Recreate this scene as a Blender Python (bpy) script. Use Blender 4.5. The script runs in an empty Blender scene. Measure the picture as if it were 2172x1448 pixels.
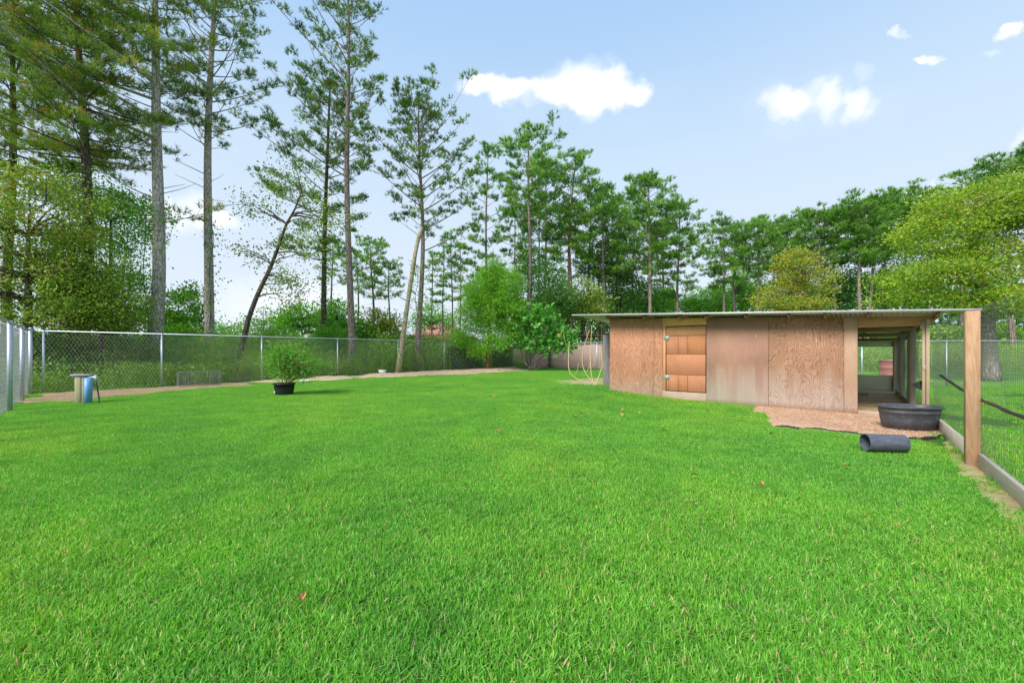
import bpy, math, random
import numpy as np
from mathutils import Vector, noise as mnoise

# ------------------------------------------------------------------ camera, sky, sun, exposure
sc = bpy.context.scene
F, CX, HY, CZ = 850.0, 1086.0, 745.0, 1.25      # focal length / centre / horizon in photo pixels, eye height
camd = bpy.data.cameras.new('camera')
cam = bpy.data.objects.new('camera', camd)
sc.collection.objects.link(cam)
cam.location = (0, 0, CZ)
cam.rotation_euler = (math.pi / 2, 0, 0)
camd.sensor_width = 36
camd.lens = 36 * F / 2172
camd.shift_y = 21 / 2172
camd.clip_start = 0.05
camd.clip_end = 3000
sc.camera = cam

SUN_EL, SUN_AZ = math.radians(43), math.radians(222)   # azimuth clockwise from +Y (the sun is behind and left of the camera)
world = bpy.data.worlds.new('World')
sc.world = world
world.use_nodes = True
wt = world.node_tree
wt.nodes.clear()
def wn(t, **k):
    n = wt.nodes.new(t)
    for a, b in k.items(): setattr(n, a, b)
    return n
def wl(a, b): wt.links.new(a, b)
def wm(op, a, b=None, c=None, clamp=False):
    n = wn('ShaderNodeMath', operation=op, use_clamp=clamp)
    for i, v in enumerate((a, b, c)):
        if v is None: continue
        if isinstance(v, (int, float)): n.inputs[i].default_value = v
        else: wl(v, n.inputs[i])
    return n.outputs[0]
SKY_STRENGTH = 0.1
sky = wn('ShaderNodeTexSky', sky_type='NISHITA', sun_disc=False, sun_elevation=SUN_EL, sun_rotation=SUN_AZ,
         air_density=1.0, dust_density=1.6, ozone_density=2.0, altitude=30)
tc = wn('ShaderNodeTexCoord')
sep = wn('ShaderNodeSeparateXYZ'); wl(tc.outputs['Generated'], sep.inputs[0])
# thin bright veil: whiter towards the horizon, pale blue higher up
ramp = wn('ShaderNodeValToRGB')
wl(sep.outputs[2], ramp.inputs[0])
S = 1 / SKY_STRENGTH
cr = ramp.color_ramp
cr.elements[0].position = 0.0; cr.elements[0].color = (.70, .77, .86, 1)
cr.elements[1].position = 1.0; cr.elements[1].color = (.25, .42, .76, 1)
e = cr.elements.new(.2); e.color = (.65, .74, .85, 1)
e = cr.elements.new(.42); e.color = (.55, .695, .85, 1)
e = cr.elements.new(.62); e.color = (.385, .575, .835, 1)
veil = wn('ShaderNodeVectorMath', operation='SCALE'); wl(ramp.outputs[0], veil.inputs[0]); veil.inputs['Scale'].default_value = S
mix1 = wn('ShaderNodeMix', data_type='RGBA'); mix1.inputs[0].default_value = .88
wl(sky.outputs[0], mix1.inputs[6]); wl(veil.outputs[0], mix1.inputs[7])
# cumulus clouds: soft noisy ellipses around fixed directions of the sky
nz = wn('ShaderNodeTexNoise', noise_dimensions='3D'); nz.inputs['Scale'].default_value = 7; nz.inputs['Detail'].default_value = 7
nz.inputs['Roughness'].default_value = .55
wl(tc.outputs['Generated'], nz.inputs[0])
nz2 = wn('ShaderNodeTexNoise', noise_dimensions='3D'); nz2.inputs['Scale'].default_value = 26; nz2.inputs['Detail'].default_value = 5
wl(tc.outputs['Generated'], nz2.inputs[0])
nzc = wm('ADD', wm('SUBTRACT', nz.outputs[0], .5), wm('MULTIPLY', wm('SUBTRACT', nz2.outputs[0], .5), .35))
nw = wn('ShaderNodeTexNoise', noise_dimensions='3D'); nw.inputs['Scale'].default_value = 11; nw.inputs['Detail'].default_value = 8; nw.inputs['Roughness'].default_value = .6
wl(tc.outputs['Generated'], nw.inputs[0])
nws = wn('ShaderNodeVectorMath', operation='SUBTRACT'); wl(nw.outputs['Color'], nws.inputs[0]); nws.inputs[1].default_value = (.5, .5, .5)
nwm = wn('ShaderNodeVectorMath', operation='SCALE'); wl(nws.outputs[0], nwm.inputs[0]); nwm.inputs['Scale'].default_value = .085
nwa = wn('ShaderNodeVectorMath', operation='ADD'); wl(nwm.outputs[0], nwa.inputs[0]); wl(tc.outputs['Generated'], nwa.inputs[1])
WDIR = nwa.outputs[0]
def sky_dir(px, py): return np.array(Vector(((px - CX) / F, 1, (HY - py) / F)).normalized())
def cloud(ells, soft, amp, opac, thr=.0):
    """puffs of one cloud, as a soft union of ellipses around fixed directions"""
    field = None
    for px, py, rx, ry in ells:
        c = sky_dir(px, py)
        e = np.stack([sky_dir(px + 1, py) - c, sky_dir(px, py - 1) - c], 1)
        g = np.linalg.pinv(e)
        def dot(v):
            n = wn('ShaderNodeVectorMath', operation='DOT_PRODUCT'); wl(WDIR, n.inputs[0]); n.inputs[1].default_value = tuple(v); return n.outputs['Value']
        a = dot(g[0] / rx); b = dot(g[1] / ry)
        r2 = wm('ADD', wm('MULTIPLY', a, a), wm('MULTIPLY', b, b))
        v = wm('MULTIPLY', wm('SUBTRACT', 1.0, r2, clamp=True), wm('GREATER_THAN', dot(c), .3))
        field = v if field is None else wm('ADD', field, v)
    near = wm('MULTIPLY', field, 3.0, clamp=True)
    v = wm('ADD', wm('SUBTRACT', field, thr), wm('MULTIPLY', nzc, amp))
    v = wm('MULTIPLY', wm('MULTIPLY', v, 1 / soft, clamp=True), near)
    n = wn('ShaderNodeMapRange', interpolation_type='SMOOTHSTEP'); wl(v, n.inputs[0])
    return wm('MULTIPLY', n.outputs[0], opac)
clouds = None
for a in [([(1000, 188, 60, 26), (1060, 190, 80, 32), (1130, 200, 100, 42), (1200, 185, 80, 62), (1262, 172, 80, 72), (1310, 190, 80, 52), (1355, 192, 40, 24), (1240, 222, 90, 40)], 1.7, 1.1, 1, .05),
          ([(1650, 215, 60, 44), (1715, 208, 80, 50), (1785, 215, 70, 44), (1825, 225, 40, 50)], 1.7, 2.0, .7, .1),
          ([(1830, 165, 34, 26)], 1.2, 1.2, .25, .1), ([(1965, 130, 44, 15), (1945, 127, 24, 10)], 1.5, 1.2, .75, .0), ([(2140, 88, 36, 18), (2155, 80, 26, 14)], 1.5, 1.2, .8, .0),
          ([(1905, 78, 26, 13)], 1.1, 1.1, .5, .1), ([(2110, 128, 20, 10)], 1.2, 1.0, .25, .1),
          ([(400, 455, 110, 50), (470, 470, 60, 30), (320, 430, 60, 40)], 1.7, 1.3, .8, .1),
          ([(1975, 402, 44, 24), (1960, 410, 60, 16)], .8, 1.1, .85, .2), ([(2120, 352, 26, 18)], .8, 1.1, .85, .15), ([(2165, 305, 26, 30)], 1.2, 1.1, .35, .1),
          ([(1180, 215, 330, 90)], 2.4, 1.0, .22, .1), ([(1720, 215, 260, 80)], 2.4, 1.0, .25, .1), ([(620, 640, 260, 70)], 1.6, 1.2, .7, .1)]:
    v = cloud(*a)
    clouds = v if clouds is None else wm('MAXIMUM', clouds, v)
mix2 = wn('ShaderNodeMix', data_type='RGBA'); mix2.inputs[7].default_value = (.985 * S, .985 * S, .985 * S, 1)
wl(clouds, mix2.inputs[0]); wl(mix1.outputs[2], mix2.inputs[6])
bg = wn('ShaderNodeBackground'); bg.inputs[1].default_value = SKY_STRENGTH
wl(mix2.outputs[2], bg.inputs[0])
wo = wn('ShaderNodeOutputWorld'); wl(bg.outputs[0], wo.inputs[0])

sund = bpy.data.lights.new('sun', 'SUN')
sund.energy = 4.2
sund.angle = math.radians(24)
sund.color = (1, .96, .9)
sun = bpy.data.objects.new('sun', sund)
sc.collection.objects.link(sun)
sv = Vector((math.sin(SUN_AZ) * math.cos(SUN_EL), math.cos(SUN_AZ) * math.cos(SUN_EL), math.sin(SUN_EL)))
sun.rotation_euler = sv.to_track_quat('Z', 'Y').to_euler()
sc.view_settings.view_transform = 'Standard'
sc.view_settings.look = 'None'
sc.view_settings.gamma = 1
sc.view_settings.exposure = 0.33
sc.view_settings.use_curve_mapping = False
sc.cycles.max_bounces = 8
sc.cycles.diffuse_bounces = 4
sc.cycles.transmission_bounces = 6
sc.cycles.sample_clamp_indirect = 6

# ------------------------------------------------------------------ helpers
R = np.random.RandomState
def W(px, py, Y): return np.array([(px - CX) / F * Y, Y, CZ + (HY - py) / F * Y])
def G(px, py, z=0.0):
    Y = (CZ - z) * F / (py - HY)
    return np.array([(px - CX) / F * Y, Y])
def ss(a, b, x):
    t = np.clip((x - a) / (b - a), 0, 1); return t * t * (3 - 2 * t)
def gz(x, y):
    x = np.asarray(x, float); y = np.asarray(y, float)
    z = .16 * np.exp(-((x - 2.3) ** 2 + (y - 11.9) ** 2) / (2 * 1.5 ** 2))
    z = z + .05 * np.exp(-((x - 4.5) ** 2 + (y - 10.5) ** 2) / (2 * 2.2 ** 2))
    z = z + .02 * np.sin(x * .7 + 1) * np.cos(y * .55) * ss(3, 9, y)
    z = z + .9 * ss(24, 45, y) * ss(14, 24, x)          # the bank of weeds beyond the pasture
    return z
def gzs(x, y): return float(gz(x, y))

def mesh(name, V, faces, mats, fm=None, tint=None, smooth=False):
    """V (n,3); faces: list of int arrays (m,k), each with its own k"""
    me = bpy.data.meshes.new(name)
    V = np.asarray(V, np.float32)
    me.vertices.add(len(V)); me.vertices.foreach_set('co', V.ravel())
    fs = [np.asarray(f, np.int32) for f in faces if len(f)]
    loops = np.concatenate([f.ravel() for f in fs])
    tot = np.concatenate([np.full(len(f), f.shape[1], np.int32) for f in fs])
    st = np.concatenate([[0], np.cumsum(tot)[:-1]]).astype(np.int32)
    me.loops.add(len(loops)); me.loops.foreach_set('vertex_index', loops)
    me.polygons.add(len(tot)); me.polygons.foreach_set('loop_start', st); me.polygons.foreach_set('loop_total', tot)
    if fm is not None: me.polygons.foreach_set('material_index', np.asarray(fm, np.int32))
    if smooth: me.polygons.foreach_set('use_smooth', np.ones(len(tot), bool))
    if tint is not None:
        a = me.attributes.new('tint', 'FLOAT', 'POINT'); a.data.foreach_set('value', np.asarray(tint, np.float32))
    for m in (mats if isinstance(mats, (list, tuple)) else [mats]): me.materials.append(m)
    me.update(calc_edges=True)
    return me
def obj(name, me, parent=None, loc=None, kind=None, label=None):
    o = bpy.data.objects.new(name, me)
    sc.collection.objects.link(o)
    if parent is not None: o.parent = parent
    if loc is not None: o.location = loc
    if kind: o['kind'] = kind
    if label: o['label'] = label
    return o
def thing(name, label, cat, loc=(0, 0, 0), group=None, rz=0):
    o = obj(name, None, loc=loc); o.empty_display_size = .2
    o['label'] = label; o['category'] = cat; o.rotation_euler = (0, 0, rz)
    if group: o['group'] = group
    return o
def tag(o, label, cat, group=None, kind=None):
    o['label'] = label; o['category'] = cat
    if group: o['group'] = group
    if kind: o['kind'] = kind
    return o

class MB:
    """collects geometry"""
    def __init__(s): s.V = []; s.F3 = []; s.F4 = []; s.n = 0; s.T = []
    def add(s, V, f3=None, f4=None, t=0.5):
        V = np.asarray(V, float)
        s.V.append(V)
        if f3 is not None and len(f3): s.F3.append(np.asarray(f3) + s.n)
        if f4 is not None and len(f4): s.F4.append(np.asarray(f4) + s.n)
        s.T.append(np.broadcast_to(np.asarray(t, float), (len(V),)))
        s.n += len(V)
    def tube(s, P, r, k=6, cap=True, t=.5):
        P = np.asarray(P, float); n = len(P); r = np.broadcast_to(np.asarray(r, float), (n,))
        T = np.gradient(P, axis=0); T /= np.linalg.norm(T, axis=1, keepdims=True) + 1e-9
        ref = np.array([0, 0, 1.]) if abs(T[:, 2]).mean() < .8 else np.array([1., 0, 0])
        A = np.cross(T, ref); A /= np.linalg.norm(A, axis=1, keepdims=True) + 1e-9
        B = np.cross(T, A)
        an = np.arange(k) * 2 * np.pi / k
        V = P[:, None] + r[:, None, None] * (np.cos(an)[None, :, None] * A[:, None] + np.sin(an)[None, :, None] * B[:, None])
        i = np.arange(n - 1)[:, None] * k; j = np.arange(k)[None]; j2 = (j + 1) % k
        q = np.stack([i + j, i + j2, i + k + j2, i + k + j], -1).reshape(-1, 4)
        V = V.reshape(-1, 3)
        f3 = []
        if cap:
            V = np.vstack([V, P[0], P[-1]]); c0, c1 = n * k, n * k + 1
            for a in range(k):
                b = (a + 1) % k
                f3 += [(c0, b, a), (c1, (n - 1) * k + a, (n - 1) * k + b)]
        s.add(V, f3, q, t)
    def box(s, x0, x1, y0, y1, z0, z1, M=None, t=.5):
        V = np.array([(x, y, z) for z in (z0, z1) for y in (y0, y1) for x in (x0, x1)], float)
        if M is not None: V = M(V)
        s.add(V, None, [(0, 2, 3, 1), (4, 5, 7, 6), (0, 1, 5, 4), (2, 6, 7, 3), (0, 4, 6, 2), (1, 3, 7, 5)], t)
    def build(s, name, mat, parent=None, loc=None, kind=None, smooth=False, origin=None, label=None):
        V = np.vstack(s.V)
        if origin is not None: V = V - np.asarray(origin, float); loc = origin
        fs = []
        if s.F3: fs.append(np.vstack(s.F3))
        if s.F4: fs.append(np.vstack(s.F4))
        me = mesh(name, V, fs, mat, tint=np.concatenate(s.T), smooth=smooth)
        return obj(name, me, parent, loc, kind, label)

def bevel(o, w=.004, seg=1):
    m = o.modifiers.new('bevel', 'BEVEL'); m.width = w; m.segments = seg; m.limit_method = 'ANGLE'
    return o

# ------------------------------------------------------------------ materials
def newmat(name):
    m = bpy.data.materials.new(name); m.use_nodes = True
    nt = m.node_tree; nt.nodes.clear()
    out = nt.nodes.new('ShaderNodeOutputMaterial')
    return m, nt, out
class NT:
    def __init__(s, nt): s.nt = nt
    def n(s, t, inp=None, **k):
        n = s.nt.nodes.new(t)
        for a, b in k.items(): setattr(n, a, b)
        for a, b in (inp or {}).items():
            if isinstance(b, bpy.types.NodeSocket): s.nt.links.new(b, n.inputs[a])
            else: n.inputs[a].default_value = b
        return n
    def math(s, op, a, b=0.0, clamp=False):
        n = s.n('ShaderNodeMath', {0: a, 1: b}, operation=op, use_clamp=clamp); return n.outputs[0]
    def ramp(s, fac, stops, interp='LINEAR'):
        n = s.n('ShaderNodeValToRGB', {0: fac}); c = n.color_ramp; c.interpolation = interp
        while len(c.elements) > 1: c.elements.remove(c.elements[-1])
        for i, (p, col) in enumerate(stops):
            e = c.elements[0] if i == 0 else c.elements.new(p)
            e.position = p; e.color = (*col, 1) if len(col) == 3 else col
        return n.outputs[0]
    def mix(s, fac, a, b, blend='MIX'):
        n = s.n('ShaderNodeMix', {0: fac, 6: a if isinstance(a, bpy.types.NodeSocket) else (*a, 1), 7: b if isinstance(b, bpy.types.NodeSocket) else (*b, 1)}, data_type='RGBA', blend_type=blend)
        return n.outputs[2]
    def noise(s, vec, scale, detail=4, rough=.5, dist=0.0):
        return s.n('ShaderNodeTexNoise', {'Vector': vec, 'Scale': scale, 'Detail': detail, 'Roughness': rough, 'Distortion': dist}).outputs[0]
    def mapping(s, vec, scale=(1, 1, 1), loc=(0, 0, 0), rot=(0, 0, 0)):
        return s.n('ShaderNodeMapping', {'Vector': vec, 'Scale': scale, 'Location': loc, 'Rotation': rot}).outputs[0]
    def bump(s, h, strength=.3, dist=.01):
        return s.n('ShaderNodeBump', {'Height': h, 'Strength': strength, 'Distance': dist}).outputs[0]
    def tint(s): return s.n('ShaderNodeAttribute', attribute_name='tint').outputs['Fac']
    def pos(s): return s.n('ShaderNodeNewGeometry').outputs['Position']
    def objc(s): return s.n('ShaderNodeTexCoord').outputs['Object']

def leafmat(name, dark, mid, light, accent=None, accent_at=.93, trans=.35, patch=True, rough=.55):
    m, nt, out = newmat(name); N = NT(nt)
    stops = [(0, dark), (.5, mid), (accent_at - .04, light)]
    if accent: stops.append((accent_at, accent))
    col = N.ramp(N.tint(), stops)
    if patch:
        f = N.noise(N.pos(), .7, 3)
        col = N.mix(1.0, col, N.ramp(f, [(.3, (.78, .8, .75)), (.7, (1.18, 1.15, 1.1))]), 'MULTIPLY')
    d = N.n('ShaderNodeBsdfPrincipled', {'Base Color': col, 'Roughness': rough, 'Specular IOR Level': .3})
    t = N.n('ShaderNodeBsdfTranslucent', {'Color': N.mix(1.0, col, (1.25, 1.25, .7), 'MULTIPLY')})
    mx = N.n('ShaderNodeMixShader', {0: trans, 1: d.outputs[0], 2: t.outputs[0]})
    nt.links.new(mx.outputs[0], out.inputs[0])
    return m
def simple(name, col, rough=.6, metal=0.0, var=.15, scale=8, bump=0.0, spec=.4, stretch=(1, 1, 1)):
    m, nt, out = newmat(name); N = NT(nt)
    v = N.mapping(N.pos(), stretch)
    f = N.noise(v, scale, 5, .6)
    c = N.ramp(f, [(.25, tuple(x * (1 - var * 1.6) for x in col)), (.75, tuple(min(1, x * (1 + var)) for x in col))])
    p = N.n('ShaderNodeBsdfPrincipled', {'Base Color': c, 'Roughness': rough, 'Metallic': metal, 'Specular IOR Level': spec})
    if bump: nt.links.new(N.bump(f, bump, .01), p.inputs['Normal'])
    nt.links.new(p.outputs[0], out.inputs[0])
    return m
def barkmat(name, dark, light, moss=None):
    m, nt, out = newmat(name); N = NT(nt)
    v = N.mapping(N.pos(), (7, 7, 2.2))
    vo = N.n('ShaderNodeTexVoronoi', {'Vector': v, 'Scale': 1.6, 'Randomness': 1.0}, feature='DISTANCE_TO_EDGE').outputs[0]
    f = N.noise(v, 2.2, 6, .65)
    c = N.ramp(f, [(.3, dark), (.7, light)])
    c = N.mix(N.ramp(vo, [(0, (1, 1, 1)), (.12, (0, 0, 0))]), c, tuple(x * .45 for x in dark))
    if moss: c = N.mix(N.math('MULTIPLY', N.ramp(N.noise(N.pos(), 1.3, 4), [(.45, (0, 0, 0)), (.62, (1, 1, 1))]), .6), c, moss)
    p = N.n('ShaderNodeBsdfPrincipled', {'Base Color': c, 'Roughness': .9, 'Specular IOR Level': .2})
    nt.links.new(N.bump(N.math('ADD', N.math('MINIMUM', vo, .3), N.math('MULTIPLY', f, .3)), .8, .04), p.inputs['Normal'])
    nt.links.new(p.outputs[0], out.inputs[0])
    return m
def plymat(name, base, dark, grey, seed, contrast=1.0, ring=1.0, greyz=(.0, .7), greyamt=.8, horizontal=False, mudamt=.75, freq=26.0):
    """rotary cut plywood: wandering growth-ring contours stretched along the grain, weathered grey where rain splashes"""
    m, nt, out = newmat(name); N = NT(nt)
    o = N.objc()
    v = N.mapping(o, (1, 1, .34) if not horizontal else (.34, 1, 1), (seed * 3.1, 0, seed * 1.7))
    h = N.noise(v, 2.3 * ring, 3, .45, .35)
    rings = N.math('FRACT', N.math('MULTIPLY', h, freq))
    tri = N.math('ABSOLUTE', N.math('SUBTRACT', rings, .5))
    line = N.ramp(tri, [(0.0, (1, 1, 1)), (.17, (.4, .4, .4)), (.36, (0, 0, 0))])
    fv = N.mapping(o, (60, 60, 2.5) if not horizontal else (2.5, 60, 60))
    fine = N.noise(fv, 1.0, 4, .6)
    blot = N.noise(N.mapping(o, (1.2, 1, .8), (seed, 0, 0)), 1.6, 5, .6)
    strk = N.noise(N.mapping(o, (5, 1, .5), (seed, 0, 0)), 1.4, 4, .6)
    c = N.ramp(blot, [(.3, tuple(x * .8 for x in base)), (.7, tuple(min(1, x * 1.14) for x in base))])
    c = N.mix(N.math('MULTIPLY', strk, .28), c, tuple(x * .62 for x in base))
    c = N.mix(N.math('MULTIPLY', line, .58 * contrast), c, dark)
    c = N.mix(N.math('MULTIPLY', N.ramp(fine, [(.45, (0, 0, 0)), (.75, (1, 1, 1))]), .3), c, dark)
    z = N.n('ShaderNodeSeparateXYZ', {0: o}).outputs[2]
    gz_ = N.math('ADD', z, N.math('MULTIPLY', N.math('SUBTRACT', strk, .5), -.9))
    g = N.n('ShaderNodeMapRange', {0: gz_, 1: greyz[0], 2: greyz[1], 3: greyamt, 4: 0.0}).outputs[0]
    gc = N.mix(N.math('MULTIPLY', line, .5 * contrast), grey, tuple(x * .6 for x in grey))
    c = N.mix(g, c, gc)
    # mud splashed along the foot
    mud = N.n('ShaderNodeMapRange', {0: N.math('ADD', z, N.math('MULTIPLY', fine, -.12)), 1: -.02, 2: .1, 3: mudamt, 4: 0.0}).outputs[0]
    c = N.mix(mud, c, (.27, .15, .09))
    # a few pale scratches
    s = N.noise(N.mapping(o, (9, 1, 1.6), (seed * 7, 0, 3), (0, .25, 0)), 2.4, 2, .4)
    c = N.mix(N.ramp(s, [(.735, (0, 0, 0)), (.75, (.7, .7, .7))]), c, (.62, .52, .42))
    p = N.n('ShaderNodeBsdfPrincipled', {'Base Color': c, 'Roughness': .8, 'Specular IOR Level': .25})
    nt.links.new(N.bump(N.math('ADD', N.math('MULTIPLY', line, -.5), fine), .35, .004), p.inputs['Normal'])
    nt.links.new(p.outputs[0], out.inputs[0])
    return m
def woodmat(name, base, dark, axis='z', knots=True, rough=.7, weather=None):
    m, nt, out = newmat(name); N = NT(nt)
    o = N.objc()
    scl = {'z': (1, 1, .14), 'x': (.14, 1, 1), 'y': (1, .14, 1)}[axis]
    v = N.mapping(o, scl)
    h = N.noise(v, 7, 3, .5, .3)
    line = N.ramp(N.math('ABSOLUTE', N.math('SUBTRACT', N.math('FRACT', N.math('MULTIPLY', h, 9.0)), .5)), [(0, (1, 1, 1)), (.3, (0, 0, 0))])
    fine = N.noise(N.mapping(o, tuple(90 if s == 1 else 4 for s in scl)), 1.0, 4, .6)
    blot = N.noise(o, 3, 4)
    c = N.ramp(blot, [(.3, tuple(x * .85 for x in base)), (.7, tuple(min(1, x * 1.12) for x in base))])
    c = N.mix(N.math('MULTIPLY', line, .55), c, dark)
    c = N.mix(N.math('MULTIPLY', fine, .3), c, dark)
    if knots:
        kv = N.n('ShaderNodeTexVoronoi', {'Vector': N.mapping(o, tuple(3.2 if s == 1 else 2.2 for s in scl)), 'Scale': 1.0}).outputs[0]
        c = N.mix(N.ramp(kv, [(.03, (.9, .9, .9)), (.075, (0, 0, 0))]), c, tuple(x * .45 for x in dark))
    if weather:
        c = N.mix(N.math('MULTIPLY', N.ramp(N.noise(o, 2.1, 5, .6), [(.4, (0, 0, 0)), (.65, (1, 1, 1))]), .7), c, weather)
    p = N.n('ShaderNodeBsdfPrincipled', {'Base Color': c, 'Roughness': rough, 'Specular IOR Level': .3})
    nt.links.new(N.bump(N.math('ADD', fine, N.math('MULTIPLY', line, -.4)), .3, .003), p.inputs['Normal'])
    nt.links.new(p.outputs[0], out.inputs[0])
    return m

M = {}
M['grass'] = leafmat('lawn_grass', (.07, .27, .022), (.17, .50, .045), (.36, .66, .12), (.62, .55, .26), .94, trans=.4, patch=False, rough=.45)
# yellower lawn patches; darker bluish ones are soft cloud shadows painted into the colour
def lawn_patch():
    m = M['grass']; nt = m.node_tree; N = NT(nt)
    oi = nt.nodes.new('ShaderNodeObjectInfo').outputs['Location']
    p = N.pos()
    f = N.noise(N.mapping(p, (1, 1, 0)), .33, 4, .55)
    f2 = N.noise(N.mapping(p, (1, 1, 0), (9, 4, 0)), 1.6, 3, .6)
    tintc = N.ramp(f, [(.32, (.78, .88, 1.05)), (.5, (1, 1, 1)), (.68, (1.36, 1.06, 1.02))])
    t2 = N.ramp(f2, [(.3, (.82, .86, .9)), (.7, (1.2, 1.1, 1.0))])
    for n in list(nt.nodes):
        if n.type in ('BSDF_PRINCIPLED', 'BSDF_TRANSLUCENT'):
            s = n.inputs[0]; src = s.links[0].from_socket
            nt.links.new(N.mix(1.0, N.mix(1.0, src, tintc, 'MULTIPLY'), t2, 'MULTIPLY'), s)
lawn_patch()
M['pine_near'] = leafmat('pine_needles_near', (.08, .14, .02), (.19, .31, .045), (.36, .50, .09), (.55, .30, .07), .94, trans=.42)
M['pine'] = leafmat('pine_needles', (.06, .14, .025), (.15, .28, .045), (.29, .45, .08), (.40, .28, .07), .965, trans=.4)
M['pine_far'] = leafmat('pine_needles_far', (.055, .17, .03), (.15, .34, .05), (.32, .54, .09), trans=.4)
M['olive'] = leafmat('olive_leaves', (.10, .18, .02), (.21, .34, .045), (.37, .52, .09), (.48, .34, .08), .96, trans=.42)
M['leaf'] = leafmat('green_leaves', (.06, .20, .02), (.15, .40, .04), (.30, .58, .08), trans=.42)
M['leaf_dark'] = leafmat('dark_leaves', (.045, .15, .035), (.10, .26, .055), (.20, .40, .08), trans=.35)
M['bright'] = leafmat('bright_leaves', (.07, .24, .018), (.16, .45, .035), (.30, .60, .06), trans=.42)
M['oak'] = leafmat('yellow_green_oak_leaves', (.12, .24, .015), (.28, .46, .03), (.52, .68, .10), (.50, .45, .09), .97, trans=.45)
M['gold'] = leafmat('golden_green_leaves', (.14, .21, .016), (.33, .40, .04), (.52, .52, .08), (.6, .38, .09), .9, trans=.42)
M['cypress'] = leafmat('cypress_spray', (.09, .27, .018), (.20, .48, .035), (.36, .64, .07), trans=.48)
M['palmate'] = leafmat('palmate_leaves', (.06, .23, .03), (.13, .42, .06), (.27, .58, .14), (.5, .3, .06), .975, trans=.33, rough=.4)
M['potted'] = leafmat('potted_shrub_leaves', (.06, .22, .025), (.15, .38, .05), (.30, .55, .10), (.30, .16, .08), .96, trans=.38)
M['weed'] = leafmat('weeds', (.07, .19, .02), (.20, .40, .04), (.42, .60, .10), (.48, .38, .18), .95, trans=.42)
M['bark'] = barkmat('pine_bark', (.15, .11, .095), (.44, .35, .31))
M['bark_pale'] = barkmat('pale_pine_bark', (.34, .28, .25), (.70, .62, .58))
M['bark_dark'] = barkmat('dark_bark', (.06, .045, .04), (.2, .15, .125))
M['bark_red'] = barkmat('reddish_bark', (.15, .075, .05), (.36, .2, .14))
M['bark_snag'] = barkmat('bare_snag_wood', (.36, .28, .2), (.62, .52, .4), (.2, .22, .06))
M['oakbark'] = barkmat('oak_bark', (.22, .18, .16), (.52, .45, .40), (.2, .21, .12))
M['galv'] = simple('galvanised_steel', (.52, .56, .62), .45, .55, .12, 20)
M['wire'] = simple('fence_wire', (.72, .72, .70), .5, .25, .12, 5)
M['wire_dark'] = simple('thin_welded_wire', (.16, .17, .16), .5, .4, .2, 5)
M['wire_grey'] = simple('dull_fence_wire', (.40, .41, .42), .5, .25, .12, 5)
M['cage_wire'] = simple('dull_cage_wire', (.34, .33, .34), .6, .3, .3, 5)
M['wire_light'] = simple('pale_welded_wire', (.55, .56, .54), .5, .3, .2, 5)
M['hinge'] = simple('pale_green_hinge', (.28, .34, .31), .5, .4, .1, 60)
M['black'] = simple('black_plastic', (.018, .019, .022), .45, 0, .3, 20, .05)
M['white'] = simple('white_plastic', (.75, .76, .74), .5, 0, .08, 10)
M['blue'] = simple('blue_plastic_pipe', (.16, .36, .58), .4, 0, .2, 9)
M['rust_roof'] = simple('rusty_corrugated_metal', (.46, .38, .33), .7, .2, .5, 3, .1)
M['roof_metal'] = simple('white_metal_roofing', (.70, .70, .72), .42, .25, .06, 6)
M['trim_metal'] = simple('dull_metal_trim', (.50, .48, .47), .5, .2, .1, 6)
M['redroof'] = simple('dusty_red_shingle_roof', (.42, .17, .16), .85, 0, .12, 12)
M['barrel'] = simple('faded_red_barrel', (.30, .085, .07), .6, 0, .2, 7)
M['greywood'] = woodmat('grey_weathered_board', (.36, .33, .35), (.22, .2, .21), 'z', False)
M['post'] = woodmat('treated_pine_post', (.50, .30, .17), (.32, .17, .09), 'z')
M['stud'] = woodmat('pale_pine_framing', (.50, .36, .23), (.34, .22, .13), 'z', True, weather=(.36, .32, .27))
M['beam'] = woodmat('pine_beam', (.48, .27, .12), (.3, .15, .07), 'x')
M['header'] = woodmat('fresh_pine_header', (.82, .45, .18), (.60, .26, .09), 'x')
M['jamb'] = woodmat('fresh_pine_jamb', (.62, .31, .13), (.44, .19, .07), 'z', False)
M['board'] = woodmat('weathered_ground_board', (.62, .52, .40), (.46, .37, .27), 'x', False, weather=(.52, .45, .34))
M['sill'] = woodmat('pale_sill_board', (.42, .32, .24), (.30, .21, .15), 'x', False)
M['greenboard'] = woodmat('algae_stained_board', (.62, .56, .40), (.46, .41, .28), 'x', False, weather=(.50, .54, .28))
M['whiteboard'] = woodmat('pale_weathered_beam', (.80, .78, .73), (.60, .58, .54), 'x', False)
M['rafter'] = woodmat('brown_rafter', (.34, .22, .15), (.2, .12, .08), 'y', False)
M['picket'] = woodmat('brown_picket', (.46, .30, .25), (.3, .18, .15), 'z', False, weather=(.38, .29, .27))
M['mossy'] = woodmat('mossy_timber', (.40, .34, .25), (.28, .24, .17), 'z', False, weather=(.30, .34, .06))
M['sapling'] = simple('pale_yellow_stem', (.68, .52, .30), .7, 0, .15, 9)
M['deadleaf'] = simple('dry_orange_leaf', (.55, .24, .08), .7, 0, .3, 60)
M['ply_a'] = plymat('plywood_orange', (.51, .255, .15), (.28, .10, .05), (.58, .45, .36), 1.3, 1.0, 1.6, (-.05, .7), .7, freq=15.0)
M['ply_b'] = plymat('plywood_stained_grey', (.36, .20, .14), (.25, .135, .09), (.55, .46, .40), 4.7, .18, .8, (.0, .95), .9)
M['ply_c'] = plymat('plywood_bold_grain', (.42, .235, .145), (.17, .075, .042), (.60, .52, .46), 8.2, 1.2, 1.3, (-.05, .9), .85)
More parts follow.
